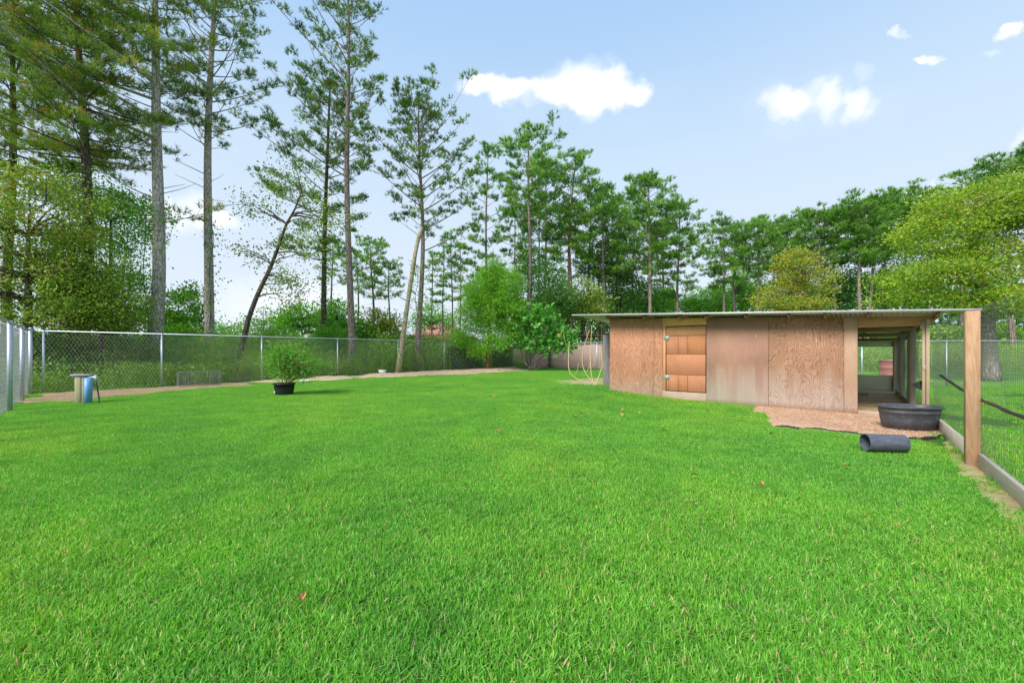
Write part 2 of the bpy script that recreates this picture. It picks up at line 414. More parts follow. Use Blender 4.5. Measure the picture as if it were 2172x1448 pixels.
M['ply_d'] = plymat('plywood_strip', (.48, .31, .215), (.34, .19, .125), (.50, .41, .34), 11.2, .7, .9, (.0, .6), .8)
M['ply_door'] = plymat('plywood_door_orange', (.52, .23, .12), (.36, .12, .055), (.50, .22, .12), 15.2, .5, 1.6, (-9, -8), 0, mudamt=0)
M['ply_door2'] = plymat('plywood_door_tan', (.56, .29, .14), (.36, .15, .06), (.50, .26, .14), 19.2, .8, 1.2, (-9, -8), 0, horizontal=True, mudamt=0)
M['ply_door3'] = plymat('plywood_door_brown', (.47, .20, .09), (.30, .11, .045), (.44, .22, .13), 23.2, .5, 1.6, (-9, -8), 0, mudamt=0)

def groundmat():
    m, nt, out = newmat('yard_ground'); N = NT(nt)
    p = N.pos()
    a = N.noise(N.mapping(p, (1, 1, 0)), .5, 6, .6); b = N.noise(N.mapping(p, (1, 1, 0)), 9, 6, .7); c2 = N.noise(N.mapping(p, (1, 1, 0)), 70, 4, .7)
    c = N.ramp(a, [(.3, (.05, .18, .018)), (.7, (.10, .28, .03))])
    c = N.mix(N.ramp(b, [(.45, (0, 0, 0)), (.7, (.8, .8, .8))]), c, (.16, .12, .06))
    c = N.mix(N.math('MULTIPLY', c2, .5), c, (.02, .05, .01))
    q = N.n('ShaderNodeBsdfPrincipled', {'Base Color': c, 'Roughness': .95, 'Specular IOR Level': .1})
    nt.links.new(N.bump(c2, .6, .03), q.inputs['Normal'])
    nt.links.new(q.outputs[0], out.inputs[0]); return m
M['ground'] = groundmat()
def soilmat(name, a, b, c3, fs=45, green=None):
    m, nt, out = newmat(name); N = NT(nt)
    p = N.pos()
    f = N.noise(p, 2.0, 6, .6); g = N.noise(p, fs, 5, .75)
    vo = N.n('ShaderNodeTexVoronoi', {'Vector': N.mapping(p, (1, 2.2, 1), (0, 0, 0), (0, 0, .7)), 'Scale': fs * .9}).outputs['Color']
    c = N.ramp(f, [(.3, a), (.7, b)])
    c = N.mix(N.ramp(g, [(.4, (0, 0, 0)), (.7, (.8, .8, .8))]), c, c3)
    c = N.mix(.35, c, N.mix(1.0, c, vo, 'SOFT_LIGHT'))
    if green: c = N.mix(N.ramp(N.noise(p, 3.2, 6, .7), [(.55, (0, 0, 0)), (.66, (.85, .85, .85))]), c, green)
    q = N.n('ShaderNodeBsdfPrincipled', {'Base Color': c, 'Roughness': .95, 'Specular IOR Level': .1})
    nt.links.new(N.bump(g, .8, .02), q.inputs['Normal'])
    nt.links.new(q.outputs[0], out.inputs[0]); return m
M['chips'] = soilmat('wood_shavings_soil', (.40, .215, .125), (.60, .36, .22), (.72, .50, .34), 38)
M['sand'] = soilmat('sandy_soil', (.46, .33, .22), (.62, .47, .34), (.34, .24, .15), 22, (.14, .24, .05))
M['soil'] = soilmat('leaf_litter_soil', (.22, .14, .085), (.36, .24, .15), (.48, .35, .22), 16, (.13, .26, .05))
M['straw'] = soilmat('straw_litter', (.30, .18, .10), (.42, .27, .15), (.60, .45, .24), 50)
M['tan_litter'] = soilmat('tan_litter', (.42, .31, .16), (.56, .42, .24), (.34, .36, .10), 30, (.20, .34, .05))

# ------------------------------------------------------------------ lines of the plan
BF = lambda Y: .78 * Y - 23.48                 # back chain link fence: X as a function of Y
CORN = np.array([BF(11.85), 11.85])            # corner of left and back fence
LD = np.array([1.08, -1.0]) / math.hypot(1.08, 1)
BC = np.array([BF(30.4), 30.4])                # far corner
RD = np.array([1.0, -.76]) / math.hypot(1, .76)
WL = lambda Y: 16.25 - 1.232 * Y               # front wall of the shed
WD = np.array([1.232, -1.0]) / math.hypot(1.232, 1)
WNf = np.array([-WD[1] * -1, -WD[0]])          # towards the camera
WNf = np.array([-.630, -.776])
RL = lambda Y: 1.305 + .85 * Y                 # wire run on the right
RDir = np.array([.85, 1.0]) / math.hypot(.85, 1)

# ------------------------------------------------------------------ ground
def axis(lo, hi, fine_lo, fine_hi, step):
    a = list(np.arange(fine_lo, fine_hi + 1e-6, step))
    x = fine_lo; s = step
    while x > lo: s *= 1.35; x -= s; a.insert(0, x)
    x = fine_hi; s = step
    while x < hi: s *= 1.35; x += s; a.append(x)
    return np.array(a)
gx = axis(-1500, 1500, -20, 40, .5); gy = axis(-300, 2000, -2, 46, .5)
X, Y = np.meshgrid(gx, gy)
V = np.stack([X, Y, gz(X, Y)], -1).reshape(-1, 3)
nx, ny = len(gx), len(gy)
i = (np.arange(ny - 1)[:, None] * nx + np.arange(nx - 1)[None]).ravel()
o = obj('ground', mesh('ground', V, [np.stack([i, i + 1, i + nx + 1, i + nx], -1)], M['ground'], smooth=True), kind='structure')
o['label'] = 'grassy ground under the yard and the pasture'

def inpoly(x, y, poly):
    x = np.asarray(x); y = np.asarray(y); c = np.zeros(x.shape, bool)
    n = len(poly)
    for i in range(n):
        x1, y1 = poly[i]; x2, y2 = poly[(i + 1) % n]
        cond = ((y1 > y) != (y2 > y)) & (x < (x2 - x1) * (y - y1) / (y2 - y1 + 1e-12) + x1)
        c ^= cond
    return c
def segdist(x, y, poly, closed=True):
    d = np.full(np.shape(x), 1e9)
    n = len(poly)
    for i in range(n if closed else n - 1):
        a = np.array(poly[i]); b = np.array(poly[(i + 1) % n]); ab = b - a
        t = np.clip(((x - a[0]) * ab[0] + (y - a[1]) * ab[1]) / (ab @ ab), 0, 1)
        d = np.minimum(d, np.hypot(x - a[0] - t * ab[0], y - a[1] - t * ab[1]))
    return d
def sdf(x, y, poly):
    d = segdist(x, y, poly); return np.where(inpoly(x, y, poly), d, -d)
def nse(x, y, s, seed=0):
    out = np.empty(np.shape(x)); it = np.nditer([x, y], flags=['multi_index'])
    for a, b in it: out[it.multi_index] = mnoise.noise(Vector((float(a) * s + seed * 7.3, float(b) * s - seed * 3.1, seed)))
    return out
def patch(name, poly, res, h, mat, label, wob=.1, rough=.0, edge=.12, ws=1.5, crown=None):
    P = np.array(poly); x0, y0 = P.min(0) - .3; x1, y1 = P.max(0) + .3
    gx = np.arange(x0, x1, res); gy = np.arange(y0, y1, res)
    X, Y = np.meshgrid(gx, gy)
    s = sdf(X, Y, poly) + wob * nse(X, Y, ws, 3)
    Z = gz(X, Y) - .05 + (.05 + h) * ss(-edge, edge, s)
    if crown: Z += crown * ss(0, 1.0, s)
    if rough: Z += rough * nse(X, Y, 9, 5) + rough * .6 * nse(X, Y, 23, 6)
    nx = len(gx); i = (np.arange(len(gy) - 1)[:, None] * nx + np.arange(nx - 1)[None]).ravel()
    q = np.stack([i, i + 1, i + nx + 1, i + nx], -1)
    q = q[(s.ravel()[q] > -edge * 1.5).any(1)]
    u, inv = np.unique(q, return_inverse=True)
    V = np.stack([X, Y, Z], -1).reshape(-1, 3)[u]
    o = obj(name, mesh(name, V, [inv.reshape(-1, 4)], mat, smooth=True), kind='structure')
    o['label'] = label
    return o
PAD = [tuple(G(*p, .03)) for p in [(1590, 874), (1618, 877), (1627, 884), (1630, 903), (1660, 906), (1700, 908), (1750, 912), (1800, 918), (1850, 925), (1905, 932), (1960, 930), (2000, 925), (2010, 912)]]
PAD += [(RL(6.3) - .03, 6.3), (RL(7.1), 7.2), (7.0, 7.55), (5.4, 8.85)]
patch('bare_dirt_pad', PAD, .05, .028, M['chips'], 'dirt pad strewn with wood shavings in front of the shed opening', .06, .012, .06, 3)
BOARDSTRIP = [(RL(5.6) - .02, 5.6), (RL(5.6) - .2, 5.5), (RL(4.4) - .17, 4.5), (RL(3.4) - .14, 3.5), (RL(2.2) - .1, 2.3), (RL(.5) - .08, .5), (RL(.5) + .1, .5), (RL(5.6) + .1, 5.6)]
patch('bare_dirt_strip', BOARDSTRIP, .05, .015, M['tan_litter'], 'narrow bare dirt strip along the ground board of the wire run', .1, .012, .08, 2.5)
SOIL = [(BF(11.9) + .1, 11.9), (-12.6, 9.9), (-11.2, 10.1), (-10.8, 11.6), (-10.8, 13.0), (-9.5, 14.9), (BF(16) + .6, 15.6), (BF(17) + .1, 17.0)]
patch('leaf_litter_soil', SOIL, .12, .02, M['soil'], 'bare soil with leaf litter in the corner by the back fence', .5, .02, .2, .8)
BERM = [(BF(16.2) + .1, 16.2), (BF(16.4) + .9, 16.0), (-8.7, 17.2), (-7.2, 18.6), (-5.2, 20.0), (-3.1, 21.6), (-1.2, 23.2), (.4, 25.2), (1.2, 27.0), (1.0, 29.4), (BF(29.9) + .1, 29.9)]
patch('sandy_berm', BERM, .15, .03, M['sand'], 'low pale sandy berm along the back fence', .7, .03, .3, .6, .13)
THIN = [(3.3, 12.2), (2.1, 13.6), (1.6, 17), (4, 19), (6.5, 17.5), (6.2, 13.5)]
patch('thin_soil', THIN, .2, .015, M['sand'], 'sandy soil beside the bare saplings left of the shed', .8, .02, .3, .7)

# ------------------------------------------------------------------ instanced grass
hidden = {}
def tileset(key, tiles):
    col = bpy.data.collections.new(key)
    for t in tiles:
        col.objects.link(t)
    hidden[key] = col
    return col
def blades(n, size, hmin, hmax, w, seed, lean=.5, segs=2, curl=.5):
    r = R(seed)
    px = r.uniform(-size / 2, size / 2, n); py = r.uniform(-size / 2, size / 2, n)
    h = r.uniform(hmin, hmax, n) * np.where(r.rand(n) < .15, .6, 1); az = r.uniform(0, 2 * np.pi, n); ln = r.normal(0, lean, n)
    ww = w * r.uniform(.6, 1.25, n)
    d = np.stack([np.cos(az), np.sin(az), np.zeros(n)], 1); s = np.stack([-np.sin(az), np.cos(az), np.zeros(n)], 1)
    rot = r.uniform(-1, 1, n)[:, None]; s = s * np.cos(rot) + d * np.sin(rot)
    base = np.stack([px, py, np.full(n, -.01)], 1)
    Vs = []; 
    for k in range(segs + 1):
        t = k / segs
        c = base + d * (ln * h * (t * .5 + curl * t * t))[:, None] + np.array([0, 0, 1.])[None] * (h * t * (1 - .18 * np.abs(ln) * t))[:, None]
        if k < segs:
            wk = (ww * (1 - .25 * t) * .5)[:, None]; Vs += [c - s * wk, c + s * wk]
        else: Vs.append(c)
    m = 2 * segs + 1
    V = np.stack(Vs, 1).reshape(-1, 3); b = np.arange(n) * m
    q = [np.stack([b + 2 * k, b + 2 * k + 1, b + 2 * k + 3, b + 2 * k + 2], -1) for k in range(segs - 1)]
    t3 = np.stack([b + 2 * segs - 2, b + 2 * segs - 1, b + 2 * segs], -1)
    tint = np.repeat(np.clip(r.normal(.5, .2, n), 0, .9) , m)
    dead = np.repeat(r.rand(n) < .06, m); tint[dead] = 1
    return V, q, t3, tint
def grass_tile(name, seed, n, size, hmin, hmax, w, lean=.55, segs=2, mat='grass'):
    V, q, t3, ti = blades(n, size, hmin, hmax, w, seed, lean, segs)
    me = mesh(name, V, [np.vstack(q), t3], M[mat], tint=ti)
    return bpy.data.objects.new(name, me)
def scatter(name, pts, rot, scl, idx, colkey, label, tilt=None):
    me = bpy.data.meshes.new(name)
    me.vertices.add(len(pts)); me.vertices.foreach_set('co', np.asarray(pts, np.float32).ravel())
    rv = np.zeros((len(pts), 3), np.float32); rv[:, 2] = rot
    if tilt is not None: rv[:, :2] = tilt
    me.attributes.new('rv', 'FLOAT_VECTOR', 'POINT').data.foreach_set('vector', rv.ravel())
    sv_ = np.repeat(np.asarray(scl, np.float32)[:, None], 3, 1) if np.ndim(scl) == 1 else np.asarray(scl, np.float32)
    me.attributes.new('sv', 'FLOAT_VECTOR', 'POINT').data.foreach_set('vector', sv_.ravel())
    me.attributes.new('ix', 'INT', 'POINT').data.foreach_set('value', np.asarray(idx, np.int32))
    o = obj(name, me, kind='stuff'); o['label'] = label
    ng = bpy.data.node_groups.new(name + '_nodes', 'GeometryNodeTree')
    ng.interface.new_socket('Geometry', in_out='INPUT', socket_type='NodeSocketGeometry')
    ng.interface.new_socket('Geometry', in_out='OUTPUT', socket_type='NodeSocketGeometry')
    n = ng.nodes; L = ng.links
    gi = n.new('NodeGroupInput'); go = n.new('NodeGroupOutput')
    ci = n.new('GeometryNodeCollectionInfo'); ci.inputs['Collection'].default_value = hidden[colkey]
    ci.inputs['Separate Children'].default_value = True; ci.inputs['Reset Children'].default_value = True
    iop = n.new('GeometryNodeInstanceOnPoints'); iop.inputs['Pick Instance'].default_value = True
    def att(nm, dt):
        a = n.new('GeometryNodeInputNamedAttribute'); a.data_type = dt; a.inputs['Name'].default_value = nm; return a.outputs['Attribute']
    e2r = n.new('FunctionNodeEulerToRotation')
    L.new(att('rv', 'FLOAT_VECTOR'), e2r.inputs[0])
    L.new(gi.outputs[0], iop.inputs['Points']); L.new(ci.outputs[0], iop.inputs['Instance'])
    L.new(att('ix', 'INT'), iop.inputs['Instance Index']); L.new(e2r.outputs[0], iop.inputs['Rotation']); L.new(att('sv', 'FLOAT_VECTOR'), iop.inputs['Scale'])
    L.new(iop.outputs[0], go.inputs[0])
    md = o.modifiers.new('scatter', 'NODES'); md.node_group = ng
    return o
tileset('lawn_tiles', [grass_tile('lawn_tile', 10 + k, 820, .36, .030, .055, .0058, .85, 3) for k in range(5)])

def lawn_ok(x, y):
    m = (x - (CORN[0] + .15)) * (-LD[1]) + (y - CORN[1]) * (LD[0]) * -1
    left = (x - CORN[0]) + (y - CORN[1]) * 1.08 > .15                       # right of the left fence line
    left = left | (y > CORN[1] + 20)
    ok = ((x - CORN[0]) > -(y - CORN[1]) * 1.08 + .12)
    ok &= x > BF(y) + .15
    ok &= (y < BC[1] - .76 * (x - BC[0]) - .3)
    inshed = (x + 1.232 * y > 16.22) & (x < RL(y) + .2) & ((x - 2.68) > .85 * (y - 11.01) - .02)
    ok &= ~inshed
    ok &= ~((y < 7.3) & (x > RL(y) - .06))
    ok &= ~((y >= 7.18) & (x > 2.9 + .85 * (y - 11.01) + 5.17 * .776 ) & (x + 1.232 * y > 16.2))
    return ok
r = R(4)
step = .21
gxx, gyy = np.meshgrid(np.arange(-16, 14, step), np.arange(.5, 30.5, step))
gxx = gxx + r.uniform(-.08, .08, gxx.shape); gyy = gyy + r.uniform(-.08, .08, gyy.shape)
gxx = gxx.ravel(); gyy = gyy.ravel()
k = lawn_ok(gxx, gyy) & (np.abs(gxx) < gyy * 1.5 + 2.0)
gxx = gxx[k]; gyy = gyy[k]
nn = nse(gxx, gyy, 2.2, 1)
prob = np.ones(len(gxx))
prob *= 1 - ss(-.10, .10, sdf(gxx, gyy, PAD) + .0)
prob *= 1 - ss(-.12, .12, sdf(gxx, gyy, BOARDSTRIP) + .1 * nn) * .62
prob *= 1 - ss(-.6, .35, sdf(gxx, gyy, SOIL) + .6 * nn) * .97
prob *= 1 - ss(-1.5, .7, sdf(gxx, gyy, BERM) + 1.1 * nn) * .96
prob *= 1 - ss(-.5, .6, sdf(gxx, gyy, THIN) + .8 * nn) * .6
k = r.rand(len(gxx)) < prob
gxx = gxx[k]; gyy = gyy[k]; prob = prob[k]
n = len(gxx)
scl = r.uniform(.85, 1.2, n) * (.55 + .45 * prob)
sv3 = np.stack([np.ones(n) * r.uniform(.95, 1.1, n), np.ones(n), scl], 1)
scatter('lawn_grass', np.stack([gxx, gyy, gz(gxx, gyy)], 1), r.uniform(0, 6.28, n), sv3, r.randint(0, 5, n), 'lawn_tiles', 'thick bright green mown lawn grass filling the yard')

# pasture grass right of the wire run and beyond
gxx, gyy = np.meshgrid(np.arange(2, 42, .3), np.arange(1.5, 30, .3))
gxx = (gxx + r.uniform(-.12, .12, gxx.shape)).ravel(); gyy = (gyy + r.uniform(-.12, .12, gyy.shape)).ravel()
k = ((gxx > RL(gyy) + .1) | ((gxx - 2.9) > .85 * (gyy - 11.01) - 9) & (gyy > 15.5) & (gxx > 5)) & (np.abs(gxx) < gyy * 1.6 + 9) & ~((gyy > BC[1] - .76 * (gxx - BC[0]) - .6) & (gxx < 9))
k &= ~((gxx < RL(gyy) + .1) & (gyy < 15.5))
gxx = gxx[k]; gyy = gyy[k]; n = len(gxx)
k = nse(gxx, gyy, .45, 8) + .5 * nse(gxx, gyy, 1.7, 9) > -.28
gxx = gxx[k]; gyy = gyy[k]; n = len(gxx)
sv3 = np.stack([np.full(n, 1.3), np.full(n, 1.3), r.uniform(1.0, 2.0, n)], 1)
scatter('pasture_grass', np.stack([gxx, gyy, gz(gxx, gyy)], 1), r.uniform(0, 6.28, n), sv3, r.randint(0, 5, n), 'lawn_tiles', 'bright pasture grass beyond the wire run')

# ------------------------------------------------------------------ foliage builders
def leaves(C, D, size, asp, r, fold=.25):
    """diamond leaves at C, long axis D"""
    n = len(C)
    D = D / (np.linalg.norm(D, axis=1, keepdims=True) + 1e-9)
    U = r.normal(0, 1, (n, 3)); S_ = np.cross(D, U); S_ /= np.linalg.norm(S_, axis=1, keepdims=True) + 1e-9
    sz = (size * r.uniform(.6, 1.3, n))[:, None]
    V = np.stack([C, C + D * sz * .45 + S_ * sz * asp * .5, C + D * sz, C + D * sz * .45 - S_ * sz * asp * .5], 1).reshape(-1, 3)
    b = np.arange(n) * 4
    return V, np.stack([b, b + 1, b + 2, b + 3], -1)
def needles(P, D, L, w, k, r, spread=.95):
    """a burst of k needles at every P along D"""
    n = len(P)
    D = D / (np.linalg.norm(D, axis=1, keepdims=True) + 1e-9)
    P = np.repeat(P, k, 0); D = np.repeat(D, k, 0); N_ = n * k
    U = r.normal(0, 1, (N_, 3)); U -= D * (U * D).sum(1, keepdims=True); U /= np.linalg.norm(U, axis=1, keepdims=True) + 1e-9
    a = r.uniform(.15, 1, N_)[:, None] * spread * 1.35
    T = D * np.cos(a) + U * np.sin(a)
    S_ = np.cross(T, r.normal(0, 1, (N_, 3))); S_ /= np.linalg.norm(S_, axis=1, keepdims=True) + 1e-9
    l = (L * r.uniform(.7, 1.15, N_))[:, None]
    P = P + D * (r.uniform(-.6, .15, N_)[:, None] * L)
    V = np.stack([P - S_ * w * .5, P + S_ * w * .5, P + T * l], 1).reshape(-1, 3)
    b = np.arange(N_) * 3
    return V, np.stack([b, b + 1, b + 2], -1)

def bendline(a, b, n, amp, r):
    t = np.linspace(0, 1, n)[:, None]
    a = np.asarray(a, float); b = np.asarray(b, float)
    off = np.zeros((n, 3)); w = np.sin(t[:, 0] * np.pi)
    for kx in (1, 2, 3):
        off[:, 0] += r.normal(0, amp / kx) * np.sin(t[:, 0] * np.pi * kx); off[:, 1] += r.normal(0, amp / kx) * np.sin(t[:, 0] * np.pi * kx)
    return a + (b - a) * t + off

def pine(label, px0, py0_unused, px1, py1, Y, rad, crown_py, rl, rr, nl, seed, bark='bark', mat='pine', tufts=1.0, TL=.2, tw=.014, k=12, group=None,
         rise=(.25, .75), dens=.5, sub=4, name='pine_tree', extra=None, Ytop=None, shape='round', dead=0, foliage_from=.35, puff=.36, tint=(.5, .2)):
    """a pine between the ground under (px0) and the top (px1, py1); reach of the limbs rl / rr in metres"""
    r = R(seed)
    x0 = (px0 - CX) / F * Y; base = np.array([x0, Y, gzs(x0, Y) - .05]); top = W(px1, py1, Ytop or Y)
    H = top[2] - base[2]
    P = bendline(base, top, 14, H * .008, r)
    t = np.linspace(0, 1, 14)
    rr_ = rad * (1 - t) ** .75 * .95 + .025; rr_[0] *= 1.35
    tw *= 1.6; k = int(k * 1.1)
    root = thing(name, label, 'tree', base, group)
    tb = MB()
    tb.tube(P - base, rr_, 9 if rad > .1 else 6)
    zc = W(0, crown_py, Y)[2] - base[2]
    def tp(z):
        i_ = np.interp(z / H, t, np.arange(14)); a = int(min(i_, 12)); return P[a] + (P[a + 1] - P[a]) * (i_ - a) - base
    NP, ND, NT_ = [], [], []
    ga = r.uniform(0, 6.28)
    limbs = []
    for i in range(nl):
        u = (i + r.uniform(0, 1)) / nl
        az = ga + i * 2.4 + r.normal(0, .3)
        z = zc + (H * .985 - zc) * u
        if shape == 'round': prof = (1 - u ** 1.7) ** .7 * (.65 + .75 * min(1, u * 2.2))
        elif shape == 'cone': prof = (1 - u) ** .75 * .95 + .08
        elif shape == 'flat': prof = (1 - u ** 4) ** .5 * (.35 + .8 * u)
        else: prof = .75 + .25 * math.sin(u * 3)
        c = math.cos(az); reach = rl if c < 0 else rr
        depth = (rl + rr) / 2 * (.75 if math.sin(az) < 0 else 1)
        L = prof * (abs(c) * reach + (1 - abs(c)) * depth) * r.choice([.45, .7, .85, 1.0, 1.1, 1.2]) * r.uniform(.85, 1.05)
        rs_ = rise[0] + (rise[1] - rise[0]) * u + r.normal(0, .08)
        L = max(L, .35); rs_ = max(-.15, min(rs_, (H * 1.0 - z) / L - .12))
        limbs.append((z, az, L, rs_, 0))
    for i in range(dead):
        z = zc - H * .02 - r.uniform(0, .3) * zc; limbs.append((z, r.uniform(0, 6.28), r.uniform(.4, 1.6), r.uniform(-.1, .6), 1))
    for e_ in (extra or []):
        limbs.append(e_)
    for (z, az, L, rs, isdead) in limbs:
        s0 = tp(z); hd = np.array([math.cos(az), math.sin(az), 0])
        n = 7; s = np.linspace(0, 1, n)[:, None]
        side = np.array([-hd[1], hd[0], 0])
        wob = r.normal(0, .05) * L
        Q = s0 + hd * s * L + np.array([0, 0, 1.]) * (L * (rs * s + .22 * s * s * (1 if not isdead else .2))) + side * wob * np.sin(s * 4)
        r0 = min(rad * .32 * (1 - z / H) ** .4 + .006, .008 + .0095 * L)
        tb.tube(Q, np.linspace(r0, .006, n), 4, False)
        if isdead: 
            continue
        m = max(2, int(round(L * 3.1 * dens + r.uniform(0, .9))))
        for j in range(m + 1):
            u = 1.0 if j == m else foliage_from + (1 - foliage_from) * (j + r.uniform(0, .9)) / m
            if j < m and r.rand() < .16: continue
            i_ = u * (n - 1) * .999; a = int(min(i_, n - 2)); p = Q[a] + (Q[a + 1] - Q[a]) * (i_ - a)
            dirl = Q[a + 1] - Q[a]; dirl = dirl / np.linalg.norm(dirl)
            sd = 1 if (j % 2) else -1
            tl = 0.05 if j == m else (.14 * L + .22) * (1.3 - u * .6) * r.uniform(.5, 1.3)
            d = dirl * .7 + side * sd * r.uniform(.4, 1.0) + np.array([0, 0, r.uniform(0, .6)])
            d /= np.linalg.norm(d)
            e_ = p + d * tl
            if tl > .2: tb.tube(np.stack([p, p + d * tl * .5 + np.array([0, 0, .03]), e_]), [.009, .007, .004], 3, False)
            pr = puff * r.uniform(.6, 1.3); nt = max(3, int(tufts * 2.3 * sub * (pr / puff) ** 2))
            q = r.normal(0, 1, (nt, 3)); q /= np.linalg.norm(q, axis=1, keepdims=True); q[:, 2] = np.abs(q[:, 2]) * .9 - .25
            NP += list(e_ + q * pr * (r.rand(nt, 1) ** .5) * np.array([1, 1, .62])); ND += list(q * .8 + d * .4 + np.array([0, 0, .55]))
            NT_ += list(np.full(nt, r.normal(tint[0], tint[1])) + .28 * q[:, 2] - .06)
    tb.build('trunk', M[bark], root, smooth=True)
    NP = np.array(NP); ND = np.array(ND); NT_ = np.clip(np.array(NT_), 0, .9)
    NT_[r.rand(len(NT_)) < .03] = 1
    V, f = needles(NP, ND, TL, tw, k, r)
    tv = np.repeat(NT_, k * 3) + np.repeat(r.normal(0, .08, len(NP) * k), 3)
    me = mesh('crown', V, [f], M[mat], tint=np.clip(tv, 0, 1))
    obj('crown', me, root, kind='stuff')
    return root

def crown_tree(label, base, ells, nclump, nleaf, leaf, mat, bark, trunk, seed, asp=.55, clump_r=.45, flat=.6, name='broadleaf_tree', cat='tree', group=None,
               droop=0.0, nbranch=.4, shell=.55, stems=1, stemr=.05, tint=(.5, .2), hole=.0, upbias=0.3):
    """ells: list of (cx,cy,cz,rx,ry,rz) in world metres; trunk: polyline world or None"""
    r = R(seed); base = np.asarray(base, float)
    root = thing(name, label, cat, base, group)
    E = np.array(ells, float); vol = (E[:, 3] * E[:, 4] * E[:, 5]) ** .7; pr = vol / vol.sum()
    ids = r.choice(len(E), nclump, p=pr)
    d = r.normal(0, 1, (nclump, 3)); d /= np.linalg.norm(d, axis=1, keepdims=True)
    rad = (r.rand(nclump) ** (1 / 3)) * (1 - shell) + shell * r.uniform(.6, 1.03, nclump)
    C = E[ids, :3] + d * rad[:, None] * E[ids, 3:]
    C = C[C[:, 2] > base[2] + .1]
    if hole:
        hn = np.array([mnoise.noise(Vector(c * .9) + Vector((seed, 0, 0))) for c in C]); C = C[hn > -hole]
    tb = MB()
    if trunk is not None:
        T = np.asarray(trunk[0], float); tr = np.asarray(trunk[1], float)
        tb.tube(T - base, tr, 8)
    else:
        T = np.vstack([base, base + [0, 0, .3]])
    for s_ in range(stems if trunk is None else 0):
        c = C[r.randint(len(C))]; a = base + np.array([r.normal(0, .06), r.normal(0, .06), 0])
        Q = bendline(a, c, 6, .08, r) - base; tb.tube(Q, np.linspace(stemr, stemr * .3, 6), 5)
    for c in C[r.rand(len(C)) < nbranch]:
        dd = np.linalg.norm(T - c, axis=1) + np.where(T[:, 2] > c[2] + .2, 3, 0); a = T[np.argmin(dd)]
        L = np.linalg.norm(c - a)
        Q = bendline(a, c, 5, L * .05, r) - base; Q[1:4, 2] += L * .08
        tb.tube(Q, np.linspace(min(.012 + L * .014, tb_r(trunk)), .006, 5), 4, False)
    tb.build('trunk', M[bark], root, smooth=True)
    n = len(C) * nleaf
    cc = np.repeat(C, nleaf, 0)
    o_ = r.normal(0, 1, (n, 3)) * clump_r * .5 * np.repeat(r.uniform(.6, 1.3, len(C)), nleaf)[:, None]
    o_[:, 2] *= flat
    D = o_ / (np.linalg.norm(o_, axis=1, keepdims=True) + 1e-6) * .8 + r.normal(0, .5, (n, 3)) + np.array([0, 0, upbias - droop])
    o_[:, 2] -= droop * .3 * np.abs(r.normal(0, 1, n)) * clump_r
    V, f = leaves(cc + o_ - base, D, leaf, asp, r)
    tv = np.repeat(np.clip(np.repeat(r.normal(tint[0], tint[1] * .8, len(C)), nleaf) + r.normal(0, tint[1] * .8, n), 0, 1), 4)
    obj('crown', mesh('crown', V, [f], M[mat], tint=tv), root, kind='stuff')
    return root
def tb_r(trunk): return .5 if trunk is None else float(trunk[1][len(trunk[1]) // 2]) * .8

def ell(px, py, rpx, rpy, Y, ry=None):
    c = W(px, py, Y); return (c[0], c[1], c[2], rpx / F * Y, ry if ry else rpx / F * Y * .8, rpy / F * Y)
def trk(pts, Y, rads, n=10):
    """trunk polyline from photo pixels at distance Y"""
    P = np.array([W(a, b, Y) for a, b in pts]); t = np.linspace(0, 1, len(P)); tt = np.linspace(0, 1, n)
    return np.stack([np.interp(tt, t, P[:, i]) for i in range(3)], 1), np.interp(tt, np.linspace(0, 1, len(rads)), rads)
def gp(px, Y):
    x = (px - CX) / F * Y; return np.array([x, Y, gzs(x, Y)])

# ------------------------------------------------------------------ shed
SL = np.array([WL(11.01), 11.01]); SR = np.array([WL(7.75), 7.75])
SLEN = float(np.linalg.norm(SR - SL))
SANG = math.atan2(WD[1], WD[0])
shed = thing('plywood_shed', 'low orange plywood shed with white metal roof and open right bay', 'shed', (SL[0], SL[1], 0), rz=SANG)
# shed frame: x along the front wall from its left end, y into the shed, z up
def wx(px):
    k_ = (px - CX) / F; Yv = 16.25 / (k_ + 1.232); return float(np.linalg.norm(np.array([WL(Yv), Yv]) - SL))
def ztop(x): return 2.118 + (1.885 - 2.118) * x / SLEN
RUNX = float(np.dot(np.array([RL(7.18), 7.18]) - SL, WD))       # x of the corner post
DEP = 5.6
def zroof(x, y): return ztop(x) + .085 - .052 * y
def boxpart(name, x0, x1, y0, y1, z0, z1a, mat, z1b=None, parent=shed, bev=.003, label=None, M_=None, origin=True):
    b = MB(); z1b = z1a if z1b is None else z1b
    V = np.array([(x0, y0, z0), (x1, y0, z0), (x0, y1, z0), (x1, y1, z0), (x0, y0, z1a), (x1, y0, z1b), (x0, y1, z1a), (x1, y1, z1b)], float)
    if M_ is not None: V = M_(V)
    b.add(V, None, [(0, 2, 3, 1), (4, 5, 7, 6), (0, 1, 5, 4), (2, 6, 7, 3), (0, 4, 6, 2), (1, 3, 7, 5)])
    o = b.build(name, mat, parent, origin=(V[0][0], V[0][1], max(V[:, 2].min(), 0.0)) if origin else None, label=label)
    if bev: bevel(o, bev)
    return o
seams = [0, wx(1387), wx(1406), wx(1498), wx(1630), wx(1790), wx(1819)]
boxpart('wall_panel', 0, seams[1] - .002, 0, .014, -.05, ztop(0) + .03, M['ply_a'], ztop(seams[1]) + .03, label='orange plywood wall panel at the far left end')
boxpart('wall_panel', seams[1] + .002, seams[2] - .003, 0, .014, -.05, ztop(seams[1]) + .03, M['ply_a'], ztop(seams[2]) + .03, label='narrow orange plywood strip left of the door')
